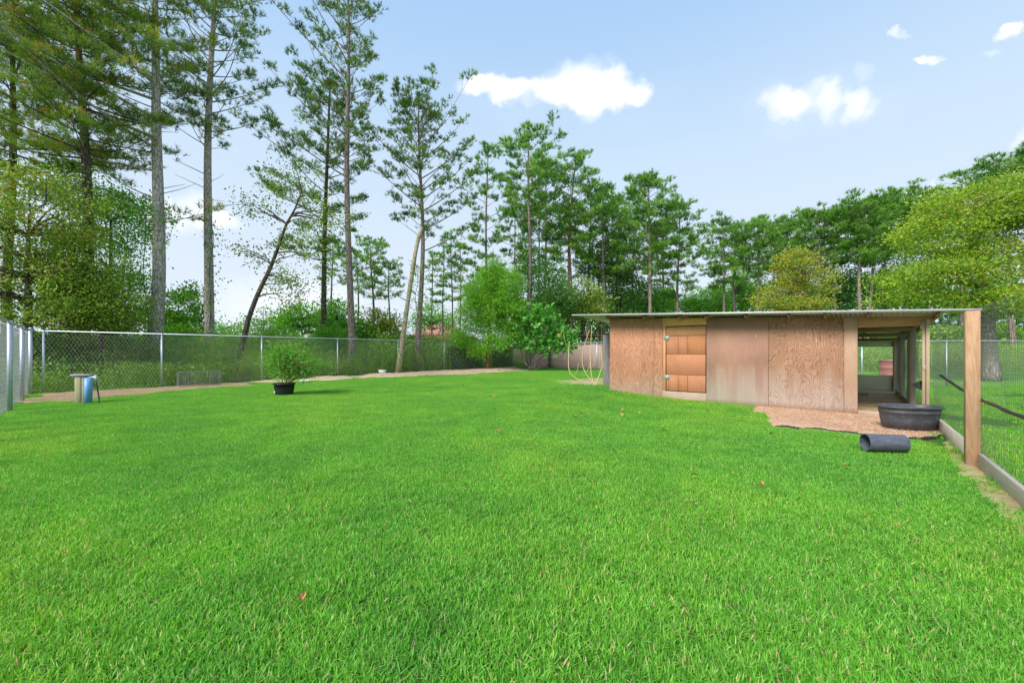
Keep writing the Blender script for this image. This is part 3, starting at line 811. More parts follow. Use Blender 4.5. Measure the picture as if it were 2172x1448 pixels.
boxpart('wall_panel', seams[3] + .003, seams[4] - .002, 0, .014, -.05, ztop(seams[3]) + .03, M['ply_b'], ztop(seams[4]) + .03, label='plywood wall panel stained grey and brown')
boxpart('wall_panel', seams[4] + .003, seams[5] - .002, .001, .015, -.05, ztop(seams[4]) + .03, M['ply_c'], ztop(seams[5]) + .03, label='plywood wall panel with bold wavy grain')
boxpart('wall_panel', seams[5] + .002, seams[6], 0, .014, -.05, ztop(seams[5]) + .03, M['ply_d'], ztop(seams[6]) + .03, label='narrow pale plywood strip at the open bay')
# door
door = obj('door', None, shed, (seams[2], 0, 0)); DW = seams[3] - seams[2]
door['label'] = 'patched plywood door'
def dz(py, px): 
    k_ = (px - CX) / F; Yv = 16.25 / (k_ + 1.232); return CZ + (HY - py) / F * Yv
zt, zb = dz(691, 1455), dz(831, 1455)
def dbox(name, x0, x1, z0, z1, mat, y0=-.0, y1=.02, label=None, bev=.002):
    b = MB(); b.box(x0, x1, y0, y1, z0, z1); o = b.build(name, mat, door, origin=(x0, y0, z0)); bevel(o, bev)
    if label: o['label'] = label
    return o
JW = .07
dbox('top_board', JW + .012, DW - .012, zt - .235, zt - .014, M['ply_door2'], .004, .022)
cols = [JW + .014, JW + .07, JW + .30, JW + .52, DW - .014]
zr = [zt - .24, zt - .60, zt - .98, zb + .012]
zr = [zt - .24, zt - .64, zt - 1.06, zb + .012]
hh = (zt - .24 - zb)
zr = [zt - .24, zt - .24 - hh * .33, zt - .24 - hh * .70, zb + .012]
lay = [[(0, 2), (2, 3), (3, 4)], [(0, 4)], [(0, 1), (1, 2), (2, 3), (3, 4)]]
for ri, row in enumerate(lay):
    for (a, b_) in row:
        dk = (ri == 0 and b_ == 4)
        dbox('plywood_patch', cols[a] + .002, cols[b_] - .004, zr[ri + 1] + .003, zr[ri] - .003, M['ply_door3'] if dk or (ri == 2 and a == 2) else M['ply_door'], .006 + .0015 * ((a + ri) % 3), .022)
dbox('backing', JW + .008, DW - .008, zb + .008, zt - .006, M['black'], .023, .03)
for py in (717, 800):
    z = dz(py, 1414)
    h_ = dbox('hinge', JW - .05, JW + .085, z - .055, z + .055, M['hinge'], -.006, .004, bev=.006)
boxpart('door_jamb', seams[2] + .003, seams[2] + JW - .002, -.004, .05, zb - .02, zt + .004, M['jamb'])
boxpart('door_header', seams[2] - .004, seams[3] + .004, -.012, .04, zt + .008, ztop(seams[2]) + .035, M['header'], ztop(seams[3]) + .035)
boxpart('door_sill', seams[2] - .003, seams[3] + .004, -.016, .03, -.05, zb - .003, M['sill'])
# open bay: header beam, sill, corner post
boxpart('bay_header', seams[6] + .004, RUNX + .09, .0, .04, ztop(seams[6]) - .175, ztop(seams[6]) + .03, M['beam'], ztop(RUNX) + .03)
boxpart('bay_sill', seams[6] + .004, RUNX - .05, .0, .045, -.03, .115, M['sill'])
def runy(Yv):  # shed-frame coordinates of a point of the run line
    v = np.array([RL(Yv), Yv]) - SL; N_ = np.array([-WD[1], WD[0]]); return float(v @ WD), float(v @ N_)
def zup(x, y): return zroof(x, max(y, 0)) - .09
for nm, x0, x1, y0, y1, zt_ in [('corner_stud', RUNX - .045, RUNX - .005, -.03, .01, ztop(RUNX) - .06), ('corner_stud', RUNX, RUNX + .045, -.075, -.035, ztop(RUNX) - .02),
                          ('corner_stud', RUNX - .012, RUNX + .05, .012, .055, ztop(RUNX) - .02)]:
    boxpart(nm, x0, x1, y0, y1, -.04, zt_, M['stud'])
boxpart('corner_block', RUNX - .07, RUNX + .045, -.032, .006, ztop(RUNX) - .20, ztop(RUNX) - .12, M['stud'])
boxpart('corner_block', RUNX - .04, RUNX + .045, -.036, .006, .92, 1.0, M['stud'])
N2 = np.array([-WD[1], WD[0]])
sideang = math.atan2(float(RDir @ N2), float(RDir @ WD))     # direction of the side wall in the shed frame
def side(u, w=0.0):
    c, s = math.cos(sideang), math.sin(sideang); return RUNX + c * u - s * w, s * u + c * w
def sidebox(name, u0, u1, w0, w1, z0, z1, mat, z1b=None, label=None):
    b = MB(); z1b = z1 if z1b is None else z1b
    pts = [(u0, w0), (u1, w0), (u0, w1), (u1, w1)]
    V = [(*side(*p), z0) for p in pts] + [(*side(*p), z) for p, z in zip(pts, (z1, z1b, z1, z1b))]
    b.add(V, None, [(0, 1, 3, 2), (4, 6, 7, 5), (0, 4, 5, 1), (2, 3, 7, 6), (0, 2, 6, 4), (1, 5, 7, 3)])
    o = b.build(name, mat, shed, origin=V[0]); bevel(o, .003)
    if label: o['label'] = label
    return o
for u, m_, wd in [(1.55, 'stud', .10), (2.0, 'rafter', .09), (3.9, 'stud', .09), (5.35, 'stud', .09)]:
    sidebox('side_post', u, u + wd, -.01, .08, -.05, zup(*side(u)) + .0, M[m_])
sidebox('side_plate', .05, 5.45, .0, .04, zup(*side(.05)) - .09, zup(*side(.05)), M['stud'], zup(*side(5.45)))
sidebox('side_board', .08, 5.45, .02, .06, -.04, .17, M['board'])
rx, ry_ = side(5.4)
boxpart('rear_beam', -.2, rx + .05, ry_ - .02, ry_ + .03, zup(rx, ry_) - .17, zup(rx, ry_) - .02, M['whiteboard'], zup(rx, ry_) - .02, label='pale rear beam of the open bay')
boxpart('rear_board', seams[5] - 1.6, rx - .02, ry_ - .01, ry_ + .03, .12, .56, M['greenboard'], label='algae stained low rear board')
boxpart('rear_sill', seams[5] - 1.6, rx + .02, ry_ - .14, ry_ - .02, -.03, .118, M['board'])
boxpart('rear_post', rx - .13, rx - .05, ry_ - .08, ry_ - .03, -.03, zup(rx, ry_) - .02, M['stud'])
boxpart('inner_curb', seams[5] - 1.6, rx - .7, ry_ - 1.25, ry_ - 1.15, -.03, .14, M['rafter'])
boxpart('rear_wall_panel', 1.2 - 1.0, seams[5] - 1.62, ry_, ry_ + .015, -.05, zup(1, ry_) - .18, M['ply_b'])
# left side wall runs parallel to the run
b = MB(); c, s = math.cos(sideang), math.sin(sideang)
def lside(u, w): return c * u - s * w, s * u + c * w
V = [(*lside(u, w), z) for z in (-.05, 1.75) for (u, w) in ((.03, -.0), (5.3, -.0), (.03, -.015), (5.3, -.015))]
V = [(x, y, z if z < 0 else zup(x, y)) for x, y, z in V]
b.add(V, None, [(0, 2, 3, 1), (4, 5, 7, 6), (0, 1, 5, 4), (2, 6, 7, 3), (0, 4, 6, 2), (1, 3, 7, 5)])
b.build('side_wall_panel', M['ply_b'], shed)
# inner partition left of the open bay
V = [(*(np.array([seams[6] - .03, .02]) + np.array([c * u - s * w, s * u + c * w])), z) for z in (-.05, 1.) for (u, w) in ((0, 0), (5.2, 0), (0, .015), (5.2, .015))]
# floor of the bay
b = MB(); r = R(31)
g1, g2 = np.meshgrid(np.linspace(.2, 5.35, 50), np.linspace(0, 1, 30))
xx = np.empty_like(g1); yy = np.empty_like(g1)
for i_ in range(g1.shape[0]):
    for j_ in range(g1.shape[1]):
        x1_, y1_ = side(g1[i_, j_], .02); xx[i_, j_] = x1_ - 3.2 * g2[i_, j_]; yy[i_, j_] = y1_ - .0
zz = .05 + .03 * nse(xx, yy, 2.5, 4) + .012 * nse(xx, yy, 11, 5)
V = np.stack([xx, yy, zz], -1).reshape(-1, 3); nx = 50; i_ = (np.arange(29)[:, None] * nx + np.arange(nx - 1)[None]).ravel()
obj('straw_floor', mesh('straw_floor', V, [np.stack([i_, i_ + 1, i_ + nx + 1, i_ + nx], -1)], M['straw'], smooth=True), shed, kind='structure')
# roof: corrugated sheets, each a part; front edge overhangs towards the camera
EX0 = float((np.array([1.69, 11.24]) - SL) @ WD); EX1 = wx(1985) + .12
OV = -.45
EXR = float((np.array([7.58, 6.46]) - SL) @ WD)
nsh = 9; sw = (EX1 - EX0) / nsh
for i in range(nsh):
    xs = np.linspace(EX0 + i * sw - (.02 if i else 0), EX0 + (i + 1) * sw, 56)
    c = .009 * np.sin((xs - EX0) * 2 * np.pi / .076)
    rows = []
    for yv in (OV, 1.5, 3.6, DEP + .1):
        xo = xs + math.cos(sideang) / math.sin(sideang) * (yv - OV)      # sheets follow the side line
        rows.append(np.stack([xo, np.full_like(xs, yv), zroof(0, 0) + (ztop(SLEN) - ztop(0)) * xs / SLEN - .052 * yv + .012 + c + .003 * (i % 2)], 1))
    V = np.vstack(rows); n = len(xs); f = []
    for q in range(3):
        a = np.arange(n - 1) + q * n; f.append(np.stack([a, a + 1, a + n + 1, a + n], -1))
    o = obj('roof_sheet', mesh('roof_sheet', V, f, M['roof_metal'], smooth=True), shed)
    m_ = o.modifiers.new('thick', 'SOLIDIFY'); m_.thickness = .003
def zedge(x): return zroof(0, 0) + (ztop(SLEN) - ztop(0)) * x / SLEN - .052 * OV
boxpart('roof_trim', EX0 - .01, EXR, OV - .012, OV - .004, zedge(EX0) - .004, zedge(EX0) + .026, M['trim_metal'], None, bev=0,
        M_=lambda V: np.array([(x, y, (zedge(x) - .022 if z < zedge(EX0) else zedge(x) + .016)) for x, y, z in V]), label='thin white metal edge along the front eave')
for px in (1300, 1378, 1452, 1507, 1590, 1680, 1756, 1845, 1990):
    x = wx(px) - .05
    b = MB(); cx_ = math.cos(sideang) / math.sin(sideang)
    V = []
    for yv in (OV + .12, DEP - .1):
        for dx in (0, .04):
            for dzv in (-.088, -.0):
                xo = x + dx + cx_ * (yv) * 1.0
                zz_ = zroof(x, yv) - .004 + dzv
                V.append((xo, yv, zz_))
    b.add(V, None, [(0, 1, 3, 2), (4, 6, 7, 5), (0, 4, 5, 1), (2, 3, 7, 6), (1, 5, 7, 3), (0, 2, 6, 4)])
    bevel(b.build('rafter', M['rafter'], shed, origin=V[0]), .003)
# purlins seen from below in the bay
for yv in (1.4, 2.9, 4.4):
    boxpart('purlin', 2.9, side(yv / math.sin(sideang))[0] - .05, yv, yv + .04, zup(RUNX, yv) - .09, zup(RUNX, yv) - .002, M['rafter'])
# side wire netting of the bay
def welded(name, mat, parent, A, B, z0, z1f, sp_v, sp_h, rv, rh, seed, sag=.02, kind='stuff', conv=None):
    r = R(seed); b = MB(); A = np.array(A, float); B = np.array(B, float); L = np.linalg.norm(B - A); d = (B - A) / L; nrm = np.array([-d[1], d[0]])
    def bulge(u, z): return .018 * mnoise.noise(Vector((u * 1.1, z * 1.3, seed))) 
    for u in np.arange(.02, L, sp_v):
        zt_ = z1f(u / L); zs = np.linspace(z0, zt_, 7); uo = u + r.normal(0, .004)
        P = np.array([(*(A + d * (uo + .008 * mnoise.noise(Vector((z * 2, u, 1)))) + nrm * bulge(u, z)), z) for z in zs]); b.tube(P, rv, 3, False)
    zmx = max(z1f(0), z1f(1))
    for z in np.arange(z0 + .01, zmx, sp_h):
        us = np.linspace(0, L, int(L / .12)); us = us[[z < z1f(u / L) for u in us]] if len(us) else us
        if len(us) < 2: continue
        P = np.array([(*(A + d * u + nrm * bulge(u, z)), z + sag * mnoise.noise(Vector((u * .9, z * 3, 5 + seed))) + .4 * sag * mnoise.noise(Vector((u * 4, z * 3, 9)))) for u in us]); b.tube(P, rh, 3, False)
    return b.build(name, mat, parent, kind=kind)
a_, b_ = side(.05, .07), side(5.4, .07)
welded('wire_mesh', M['wire_dark'], shed, a_, b_, .1, lambda t_: 1.75 - .2 * t_, .051, .10, .0012, .0012, 2)

# ------------------------------------------------------------------ wire run fence on the right
run = thing('wire_run_fence', 'wooden post and welded wire fence with a low ground board right of the shed', 'fence', (RL(4.37), 4.37, 0))
ro = np.array([RL(4.37), 4.37, 0])
RA = math.atan2(RDir[1], RDir[0])
def runbox(name, u0, u1, w0, w1, z0, z1, mat, bev=.004, tilt=0, z1b=None):
    b = MB(); V = np.array([(x, y, z) for z in (z0, z1) for y in (w0, w1) for x in (u0, u1)], float)
    V[V[:, 2] > z0 + .02, 0] += tilt
    if z1b is not None: V[[5, 7], 2] = z1b
    b.add(V, None, [(0, 2, 3, 1), (4, 5, 7, 6), (0, 1, 5, 4), (2, 6, 7, 3), (0, 4, 6, 2), (1, 3, 7, 5)])
    o = b.build(name, mat, run); o.rotation_euler = (0, 0, RA); bevel(o, bev); return o
def uv(Yv): return (Yv - 4.37) * math.hypot(.85, 1)
runbox('post', -.055, .055, -.055, .055, -.15, 1.69, M['post'], .006, .02)
runbox('ground_board', -.02 + .1, uv(7.05), -.045, -.007, -.06, .2, M['board'], .004, 0, .22)
runbox('ground_board', uv(.8), -.075, -.07, -.03, -.06, .16, M['board'])
runbox('post', uv(1.1) - .055, uv(1.1) + .055, -.055, .055, -.15, 1.72, M['post'], .006)
ROUT = np.array([RDir[1], -RDir[0]]) * .075
w_ = welded('wire_mesh', M['wire_dark'], run, RDir * uv(7.1) + ROUT, RDir * uv(1.0) + ROUT, .14, lambda t_: 1.72 + .06 * t_, .051, 9.0, .0012, .0013, 3)
w_ = welded('wire_mesh', M['wire_light'], run, RDir * uv(7.1) + ROUT, RDir * uv(1.0) + ROUT, .16, lambda t_: 1.72 + .06 * t_, 99, .105, .0009, .0009, 3, .035)
# black hose strung along the fence
def hose_pts(L_): return np.array(L_)
hp = []
for px, py, Yv in [(1981, 795, 6.35), (2020, 816, 5.5), (2050, 833, 4.85), (2090, 852, 4.2), (2130, 872, 3.6), (2172, 894, 3.08), (2260, 930, 2.4)]:
    p = W(px, py, Yv); p[0] = RL(Yv) + .09; hp.append(p)
b = MB(); hp = np.array(hp); tt = np.linspace(0, 1, 40); t0 = np.linspace(0, 1, len(hp))
hp = np.stack([np.interp(tt, t0, hp[:, i]) for i in range(3)], 1); hp[:, 2] -= .004 * np.sin(tt * 30)
b.tube(hp, .017 + .002 * np.sin(tt * 60), 8); tag(b.build('black_hose', M['black'], smooth=True), 'thick black hose strung along the wire fence behind the wooden post', 'hose')

# black rubber mat hung inside the bay
b = MB(); Yv = 8.1
ptsr = [(1938, 817), (1948, 811), (1962, 806), (1962, 829), (1950, 826)]
P3 = [W(px, py, Yv) for px, py in ptsr]; V = [p for p in P3] + [p + np.array([.08, .12, 0]) for p in P3]
b.add(V, [(0, 1, 4), (1, 2, 3), (1, 3, 4), (5, 9, 6), (6, 8, 7), (6, 9, 8)], [(i, (i + 1) % 5, (i + 1) % 5 + 5, i + 5) for i in range(5)])
ft = b.build('feed_tub', M['black']); tag(ft, 'black rubber feed tub hung on the side wire inside the open bay', 'feed tub')

# ------------------------------------------------------------------ stock tank
TP = G(1928, 910, .03); TZ = .045
TS = .79
tank = thing('stock_tank', 'oval black rubber stock tank standing on the dirt pad', 'tank', (TP[0], TP[1], TZ), rz=-.13)
def oval(rx_, ry_, z, n=56): 
    a = np.linspace(0, 2 * np.pi, n, endpoint=False)
    return np.stack([rx_ * np.sign(np.cos(a)) * np.abs(np.cos(a)) ** .8, ry_ * np.sign(np.sin(a)) * np.abs(np.sin(a)) ** .8, np.full(n, z)], 1)
prof = [(0, 0, .0), (.39, .235, 0), (.415, .255, .012), (.43, .265, .05), (.437, .27, .052), (.455, .285, .14), (.475, .30, .25), (.482, .306, .252), (.487, .31, .275), (.482, .305, .279), (.495, .315, .33),
        (.525, .345, .333), (.53, .35, .345), (.524, .344, .356), (.505, .325, .358), (.49, .31, .345), (.46, .285, .15), (.415, .25, .02), (0, 0, .018)]
b = MB(); k_ = len(prof); n = 56
V = np.vstack([oval(*p) for p in prof]); f = []
for q in range(k_ - 1):
    a = np.arange(n); f.append(np.stack([q * n + a, q * n + (a + 1) % n, (q + 1) * n + (a + 1) % n, (q + 1) * n + a], -1))
def tankmat():
    m, nt, out = newmat('worn_black_rubber'); N = NT(nt); p = N.objc()
    f1 = N.noise(p, 6, 6, .7); f2 = N.noise(N.mapping(p, (1, 1, 4)), 30, 5, .7); f3 = N.noise(p, 3.1, 5, .65)
    c = N.ramp(f1, [(.3, (.032, .035, .044)), (.7, (.075, .08, .095))])
    c = N.mix(N.ramp(f2, [(.52, (0, 0, 0)), (.7, (.75, .75, .75))]), c, (.20, .20, .21))
    c = N.mix(N.ramp(f3, [(.61, (0, 0, 0)), (.66, (.75, .75, .75))]), c, (.36, .31, .26))
    q = N.n('ShaderNodeBsdfPrincipled', {'Base Color': c, 'Roughness': .5, 'Specular IOR Level': .45})
    nt.links.new(N.bump(f2, .12, .004), q.inputs['Normal'])
    nt.links.new(q.outputs[0], out.inputs[0]); return m
M['tank'] = tankmat()
obj('tub', mesh('tub', V, f, M['tank'], smooth=True), tank)
m_, nt, out = newmat('dark_water'); N = NT(nt)
q = N.n('ShaderNodeBsdfPrincipled', {'Base Color': (.02, .025, .035, 1), 'Roughness': .04, 'Specular IOR Level': .6}); nt.links.new(N.bump(N.noise(N.pos(), 12, 2), .08, .01), q.inputs['Normal']); nt.links.new(q.outputs[0], out.inputs[0])
ov = oval(.483, .303, .285); V = np.vstack([ov, [(0, 0, .285)]]); a = np.arange(n)
obj('water_surface', mesh('water_surface', V, [np.stack([a, (a + 1) % n, np.full(n, n)], -1)], m_), tank)
tank.scale = (TS, TS, 1.0)
# drain knob
b = MB(); b.tube([(.40, -.235, .05), (.425, -.26, .05)], .022, 10); b.build('drain_plug', M['tank'], tank, smooth=True)
# black border strip of the pad and pipe
edge = [(1645, 905), (1700, 908), (1750, 912), (1800, 918), (1850, 925), (1880, 929), (1905, 931), (1935, 931), (1960, 930), (1985, 928), (2000, 925), (2008, 920), (2010, 914), (2004, 909)]
b = MB(); EP = np.array([G(a_, b_, .03) for a_, b_ in edge]); tt = np.linspace(0, 1, 70); t0 = np.linspace(0, 1, len(EP)); P = np.stack([np.interp(tt, t0, EP[:, 0]), np.interp(tt, t0, EP[:, 1])], 1)
r = R(8)
for i in range(69):
    p0, p1 = P[i], P[i + 1]; d = (p1 - p0) / np.linalg.norm(p1 - p0); nn_ = np.array([-d[1], d[0]]) * .007; zt_ = .052 + .008 * math.sin(i * .9) + r.uniform(-.004, .004)
    V = [(*(p0 - nn_), -.02), (*(p1 - nn_), -.02), (*(p0 + nn_), -.02), (*(p1 + nn_), -.02), (*(p0 - nn_), zt_), (*(p1 - nn_), zt_), (*(p0 + nn_), zt_), (*(p1 + nn_), zt_)]
    b.add(V, None, [(4, 5, 7, 6), (0, 1, 5, 4), (2, 6, 7, 3)])
tag(b.build('border_edging', M['black']), 'thin black plastic edging along the front of the dirt pad', 'edging')
A_ = np.array([*G(1843, 963, .02), .0]); B_ = np.array([*G(1903, 966, .02), 0])
pr_ = .104
a3 = np.array([G(1840, 962, 0)[0], 4.93, .03 + pr_]); ax = np.array([.405, -.075, 0]); 
pipe = thing('plastic_pipe', 'short length of wide grey plastic pipe lying on the lawn by the dirt pad', 'pipe', a3 - [0, 0, pr_])
ax_l = np.linalg.norm(ax); ax = ax / ax_l; up = np.array([0, 0, 1.]); sd = np.cross(ax, up); n = 40; an = np.linspace(0, 2 * np.pi, n, endpoint=False)
rings = [(0, pr_), (.004, pr_ + .001), (ax_l, pr_), (ax_l, pr_ - .009), (0, pr_ - .009)]
V = []
for (s_, rr_) in rings:
    V.append(np.array([ax * s_ + (sd * math.cos(a) + up * math.sin(a)) * rr_ + [0, 0, pr_] for a in an]))
V = np.vstack(V); f = []
for q_ in range(5):
    a = np.arange(n); q2 = (q_ + 1) % 5
    f.append(np.stack([q_ * n + a, q_ * n + (a + 1) % n, q2 * n + (a + 1) % n, q2 * n + a], -1))
m_, nt, out = newmat('grey_pvc'); N = NT(nt)
c = N.mix(N.ramp(N.noise(N.mapping(N.objc(), (2, 10, 10)), 3, 5, .7), [(.35, (0, 0, 0)), (.75, (1, 1, 1))]), (.06, .065, .09), (.12, .13, .165))
c = N.mix(N.ramp(N.noise(N.objc(), 22, 5, .7), [(.62, (0, 0, 0)), (.72, (.6, .6, .6))]), c, (.30, .24, .2))
q = N.n('ShaderNodeBsdfPrincipled', {'Base Color': c, 'Roughness': .38}); nt.links.new(q.outputs[0], out.inputs[0])
me = mesh('pipe_wall', V, f, m_, smooth=True)
o = obj('pipe_wall', me, pipe); md = o.modifiers.new('e', 'EDGE_SPLIT'); md.split_angle = math.radians(50)

# wood shavings scattered over the pad
r = R(77); P = []
while len(P) < 5200:
    x = r.uniform(4.6, 7.6, 3000); y = r.uniform(5.6, 9.0, 3000)
    k = (sdf(x, y, PAD) + r.normal(0, .015, 3000)) > 0
    P += list(np.stack([x[k], y[k]], 1))
P = np.array(P[:5200]); n = len(P)
C = np.stack([P[:, 0], P[:, 1], gz(P[:, 0], P[:, 1]) + .034 + r.uniform(0, .008, n)], 1)
D = r.normal(0, 1, (n, 3)); D[:, 2] *= .18
V, f = leaves(C, D, .026, .3, r)
M['shaving'] = leafmat('wood_shavings', (.30, .17, .10), (.50, .33, .20), (.68, .52, .37), trans=.05, patch=False, rough=.8)
o = obj('wood_shavings', mesh('wood_shavings', V, [f], M['shaving'], tint=np.repeat(r.rand(n) * .9, 4)), kind='stuff'); o['label'] = 'pale wood shavings strewn over the dirt pad'

# ------------------------------------------------------------------ chain link fences
def chain_link(label, A, B, h, posts, a=.055, wr=.0028, skip_first=False, hf=None, z0=.04, name='chain_link_fence', rail=.021, post_r=.028, big=(), mat='wire', side_=1):
    A = np.array(A, float); B = np.array(B, float); L = np.linalg.norm(B - A); d = (B - A) / L
    root = thing(name, label, 'fence', (A[0], A[1], gzs(*A)))
    o_ = np.array([A[0], A[1], gzs(*A)])
    b = MB(); n = int(L / a); m = int((h - z0) / a)
    j = np.arange(n)
    off = np.array([-d[1], d[0]]) * .045 * side_
    for jj in j:
        i_ = np.arange(m + 1); u = (jj + (i_ % 2)) * a; zz_ = z0 + i_ * a
        P = np.stack([d[0] * u + off[0], d[1] * u + off[1], zz_], 1)
        wsh = np.where(((jj + i_) % 2)[:, None], 1, -1) * .0015
        b.tube(P, wr, 3, False)
    b.build('wire_mesh', M[mat], root, kind='stuff')
    b = MB(); b.tube([(0, 0, h), (*(d * L), h)], rail, 8); b.build('top_rail', M['galv'], root, smooth=True)
    for u in posts:
        b = MB(); rr_ = post_r * (1.5 if u in big else 1); hh_ = h + (.05 if u in big else -.02)
        b.tube([(0, 0, -.1), (0, 0, hh_)], rr_, 12)
        q = d * u
        pq = b.build('post', M['galv'], root, loc=(q[0], q[1], 0), smooth=True)
        c_ = MB()
        if u in big: c_.tube([(0, 0, hh_), (0, 0, hh_ + .02), (0, 0, hh_ + .05)], [rr_ * 1.12, rr_ * 1.1, rr_ * .3], 12)
        else: c_.tube([(0, 0, h - .035), (0, 0, h - .02), (0, 0, h + .03)], [rr_ * 1.12, rr_ * 1.12, rr_ * .9], 10)
        c_.build('post_cap', M['galv'], pq, smooth=True)
    return root
LB = CORN + LD * 13.0
def pu(px): # distance along back fence for a photo x
    k_ = (px - CX) / F; Yv = 23.48 / (.78 - k_); return float(np.linalg.norm(np.array([BF(Yv), Yv]) - CORN))
def plu(px):
    k_ = (px - CX) / F; s_ = (k_ * CORN[1] - CORN[0]) / (1.08 + k_); return s_ * math.hypot(1.08, 1)
chain_link('tall galvanised chain link fence closing the left side of the yard', CORN, LB, 1.87, [plu(47), plu(21), plu(-12), plu(-60), 8.4, 11.4], a=.05, wr=.0017, post_r=.04, side_=-1, mat='wire_grey')
chain_link('long galvanised chain link fence along the back of the yard before the pines', CORN, BC, 1.87, [0, .25, pu(343), pu(555), pu(716), pu(844), pu(942), pu(1025), pu(1092)], big=(0,), wr=.0042, a=.088)
BR = np.array([6.9, BC[1] - .76 * (6.9 - BC[0])])
def pru(px):
    k_ = (px - CX) / F; s_ = (k_ * BC[1] - BC[0]) / (1 + .76 * k_); return s_ * math.hypot(1, .76)
chain_link('short chain link fence in front of the brown picket fence left of the shed', BC, BR, 1.84, [pru(1174), pru(1266)], a=.07, wr=.0035)
chain_link('chain link fence crossing the pasture behind the shed and the wire run', (9.0, 14.2), (29.5, 14.2), 1.62, [3.4, 6.4, 9.4, 12.4, 15.4, 18.4], a=.055, wr=.0026, post_r=.02)
# dark shade cloth tied on the far end of the back fence
def clothmat():
    m, nt, out = newmat('dark_green_shade_cloth'); N = NT(nt)
    f = N.noise(N.pos(), 2.5, 5, .6)
    d_ = N.n('ShaderNodeBsdfPrincipled', {'Base Color': N.ramp(f, [(.3, (.012, .03, .026)), (.7, (.03, .065, .05))]), 'Roughness': .85})
    t_ = N.n('ShaderNodeBsdfTransparent'); mx = N.n('ShaderNodeMixShader', {0: .22, 1: d_.outputs[0], 2: t_.outputs[0]}); nt.links.new(mx.outputs[0], out.inputs[0]); return m
M['cloth'] = clothmat()
def cloth(label, px0, px1, z0, z1, dk=1):
    u0, u1 = pu(px0), pu(px1); d = (BC - CORN) / np.linalg.norm(BC - CORN); nrm = np.array([-d[1], d[0]])
    us = np.linspace(u0, u1, 40); zs = np.linspace(z0, z1, 14)
    V = np.array([(*(CORN + d * u + nrm * (.07 + .035 * mnoise.noise(Vector((u * 1.3, z * 1.8, 2))))), z + (.06 * mnoise.noise(Vector((u * .8, 0, 7))) if z > z1 - .01 else 0)) for z in zs for u in us])
    i_ = (np.arange(13)[:, None] * 40 + np.arange(39)[None]).ravel()
    o = obj('shade_cloth', mesh('shade_cloth', V, [np.stack([i_, i_ + 1, i_ + 41, i_ + 40], -1)], M['cloth'], smooth=True))
    return tag(o, label, 'shade cloth')
cloth('dark shade cloth tied to the chain link fence left of the young cypress trunk', 950, 1024, .08, 1.45)
cloth('dark shade cloth tied to the chain link fence right of the young cypress', 1045, 1089, .05, 1.62)

# brown picket fence behind
A = np.array([W(1092, 0, 33)[0] - .6, 33.2]); B = A + np.array([1, -.62]) / math.hypot(1, .62) * 11.0
pf = thing('picket_fence', 'brown wooden privacy fence behind the short chain link fence', 'fence', (A[0], A[1], 0))
d = (B - A) / np.linalg.norm(B - A); r = R(12)
pk = None
pang = math.atan2(d[1], d[0])
b = MB(); b.box(0, .138, 0, .018, .02, 1.75); pk = b.build('picket', M['picket'], pf); bevel(pk, .003)
for i in range(76):
    c_ = pk if i == 0 else pk.copy()
    if i: sc.collection.objects.link(c_); c_.parent = pf
    c_.location = (*(d * i * .145), r.uniform(-.02, .02)); c_.rotation_euler = (0, r.normal(0, .004), pang); c_.scale = (1, 1, 1 + r.uniform(-.01, .012))
b = MB(); b.box(0, 11, .02, .06, .4, .49); b.box(0, 11, .02, .06, 1.4, 1.49); o = b.build('rail', M['rafter'], pf); o.rotation_euler = (0, 0, pang)
# neighbour's rusty lean-to behind
nr = thing('rusty_shelter', 'small shelter with a rusty corrugated roof behind the picket fence', 'shelter', (5.2, 33.5, 0))
xs = np.linspace(-1.9, 3.9, 150); V = []
for yv, z in ((-.7, 2.74), (2.2, 2.5)): V.append(np.stack([xs, np.full_like(xs, yv), z + .02 * np.sin(xs * 40) + .02 * np.sin(xs * 3)], 1))
V = np.vstack(V); a = np.arange(149)
o = obj('roof_sheet', mesh('roof_sheet', V, [np.stack([a, a + 1, a + 151, a + 150], -1)], M['rust_roof'], smooth=True), nr); o.modifiers.new('t', 'SOLIDIFY').thickness = .012
b = MB(); b.box(-1.8, 3.3, -.6, -.55, 2.5, 2.66); b.build('front_beam', M['rafter'], nr)
for x in (-1.6, .8, 3.0):
    b = MB(); b.box(x, x + .1, -.58, -.48, 0, 2.5); b.build('post', M['bark_dark'], nr)
b = MB(); b.box(-1.8, 3.3, 1.9, 1.95, .2, 1.4); b.build('rear_board', M['rafter'], nr)
# grey plywood board just left of the shed
A0 = W(1279, 808, 12.6); A1 = W(1294, 808, 12.2)
gb = MB(); gb.box(0, .32, 0, .02, -.1, 1.62); o = gb.build('grey_board', M['greywood'], loc=(A0[0], A0[1], gzs(A0[0], A0[1]) - .02)); o.rotation_euler = (0, 0, -.5); bevel(o, .003)
tag(o, 'upright grey weathered plywood board beside the left end of the shed', 'board')
# red roofed house far behind
hx = (915 - CX) / F * 62
hs = thing('red_roofed_house', 'distant house with a dusty red shingle roof behind the back fence', 'house', (hx, 62, 0))
b = MB(); b.box(-3.5, 4.4, 0, 8, 0, 3.0); b.build('wall', M['white'], hs)
b = MB(); V = [(-4, -.5, 2.9), (5, -.5, 2.9), (5, 8.5, 2.9), (-4, 8.5, 2.9), (-1.2, 4, 6.0), (2.6, 4, 6.0)]
b.add(V, [(1, 2, 5), (3, 0, 4)], [(0, 1, 5, 4), (2, 3, 4, 5), (0, 3, 2, 1)]); b.build('roof', M['redroof'], hs)
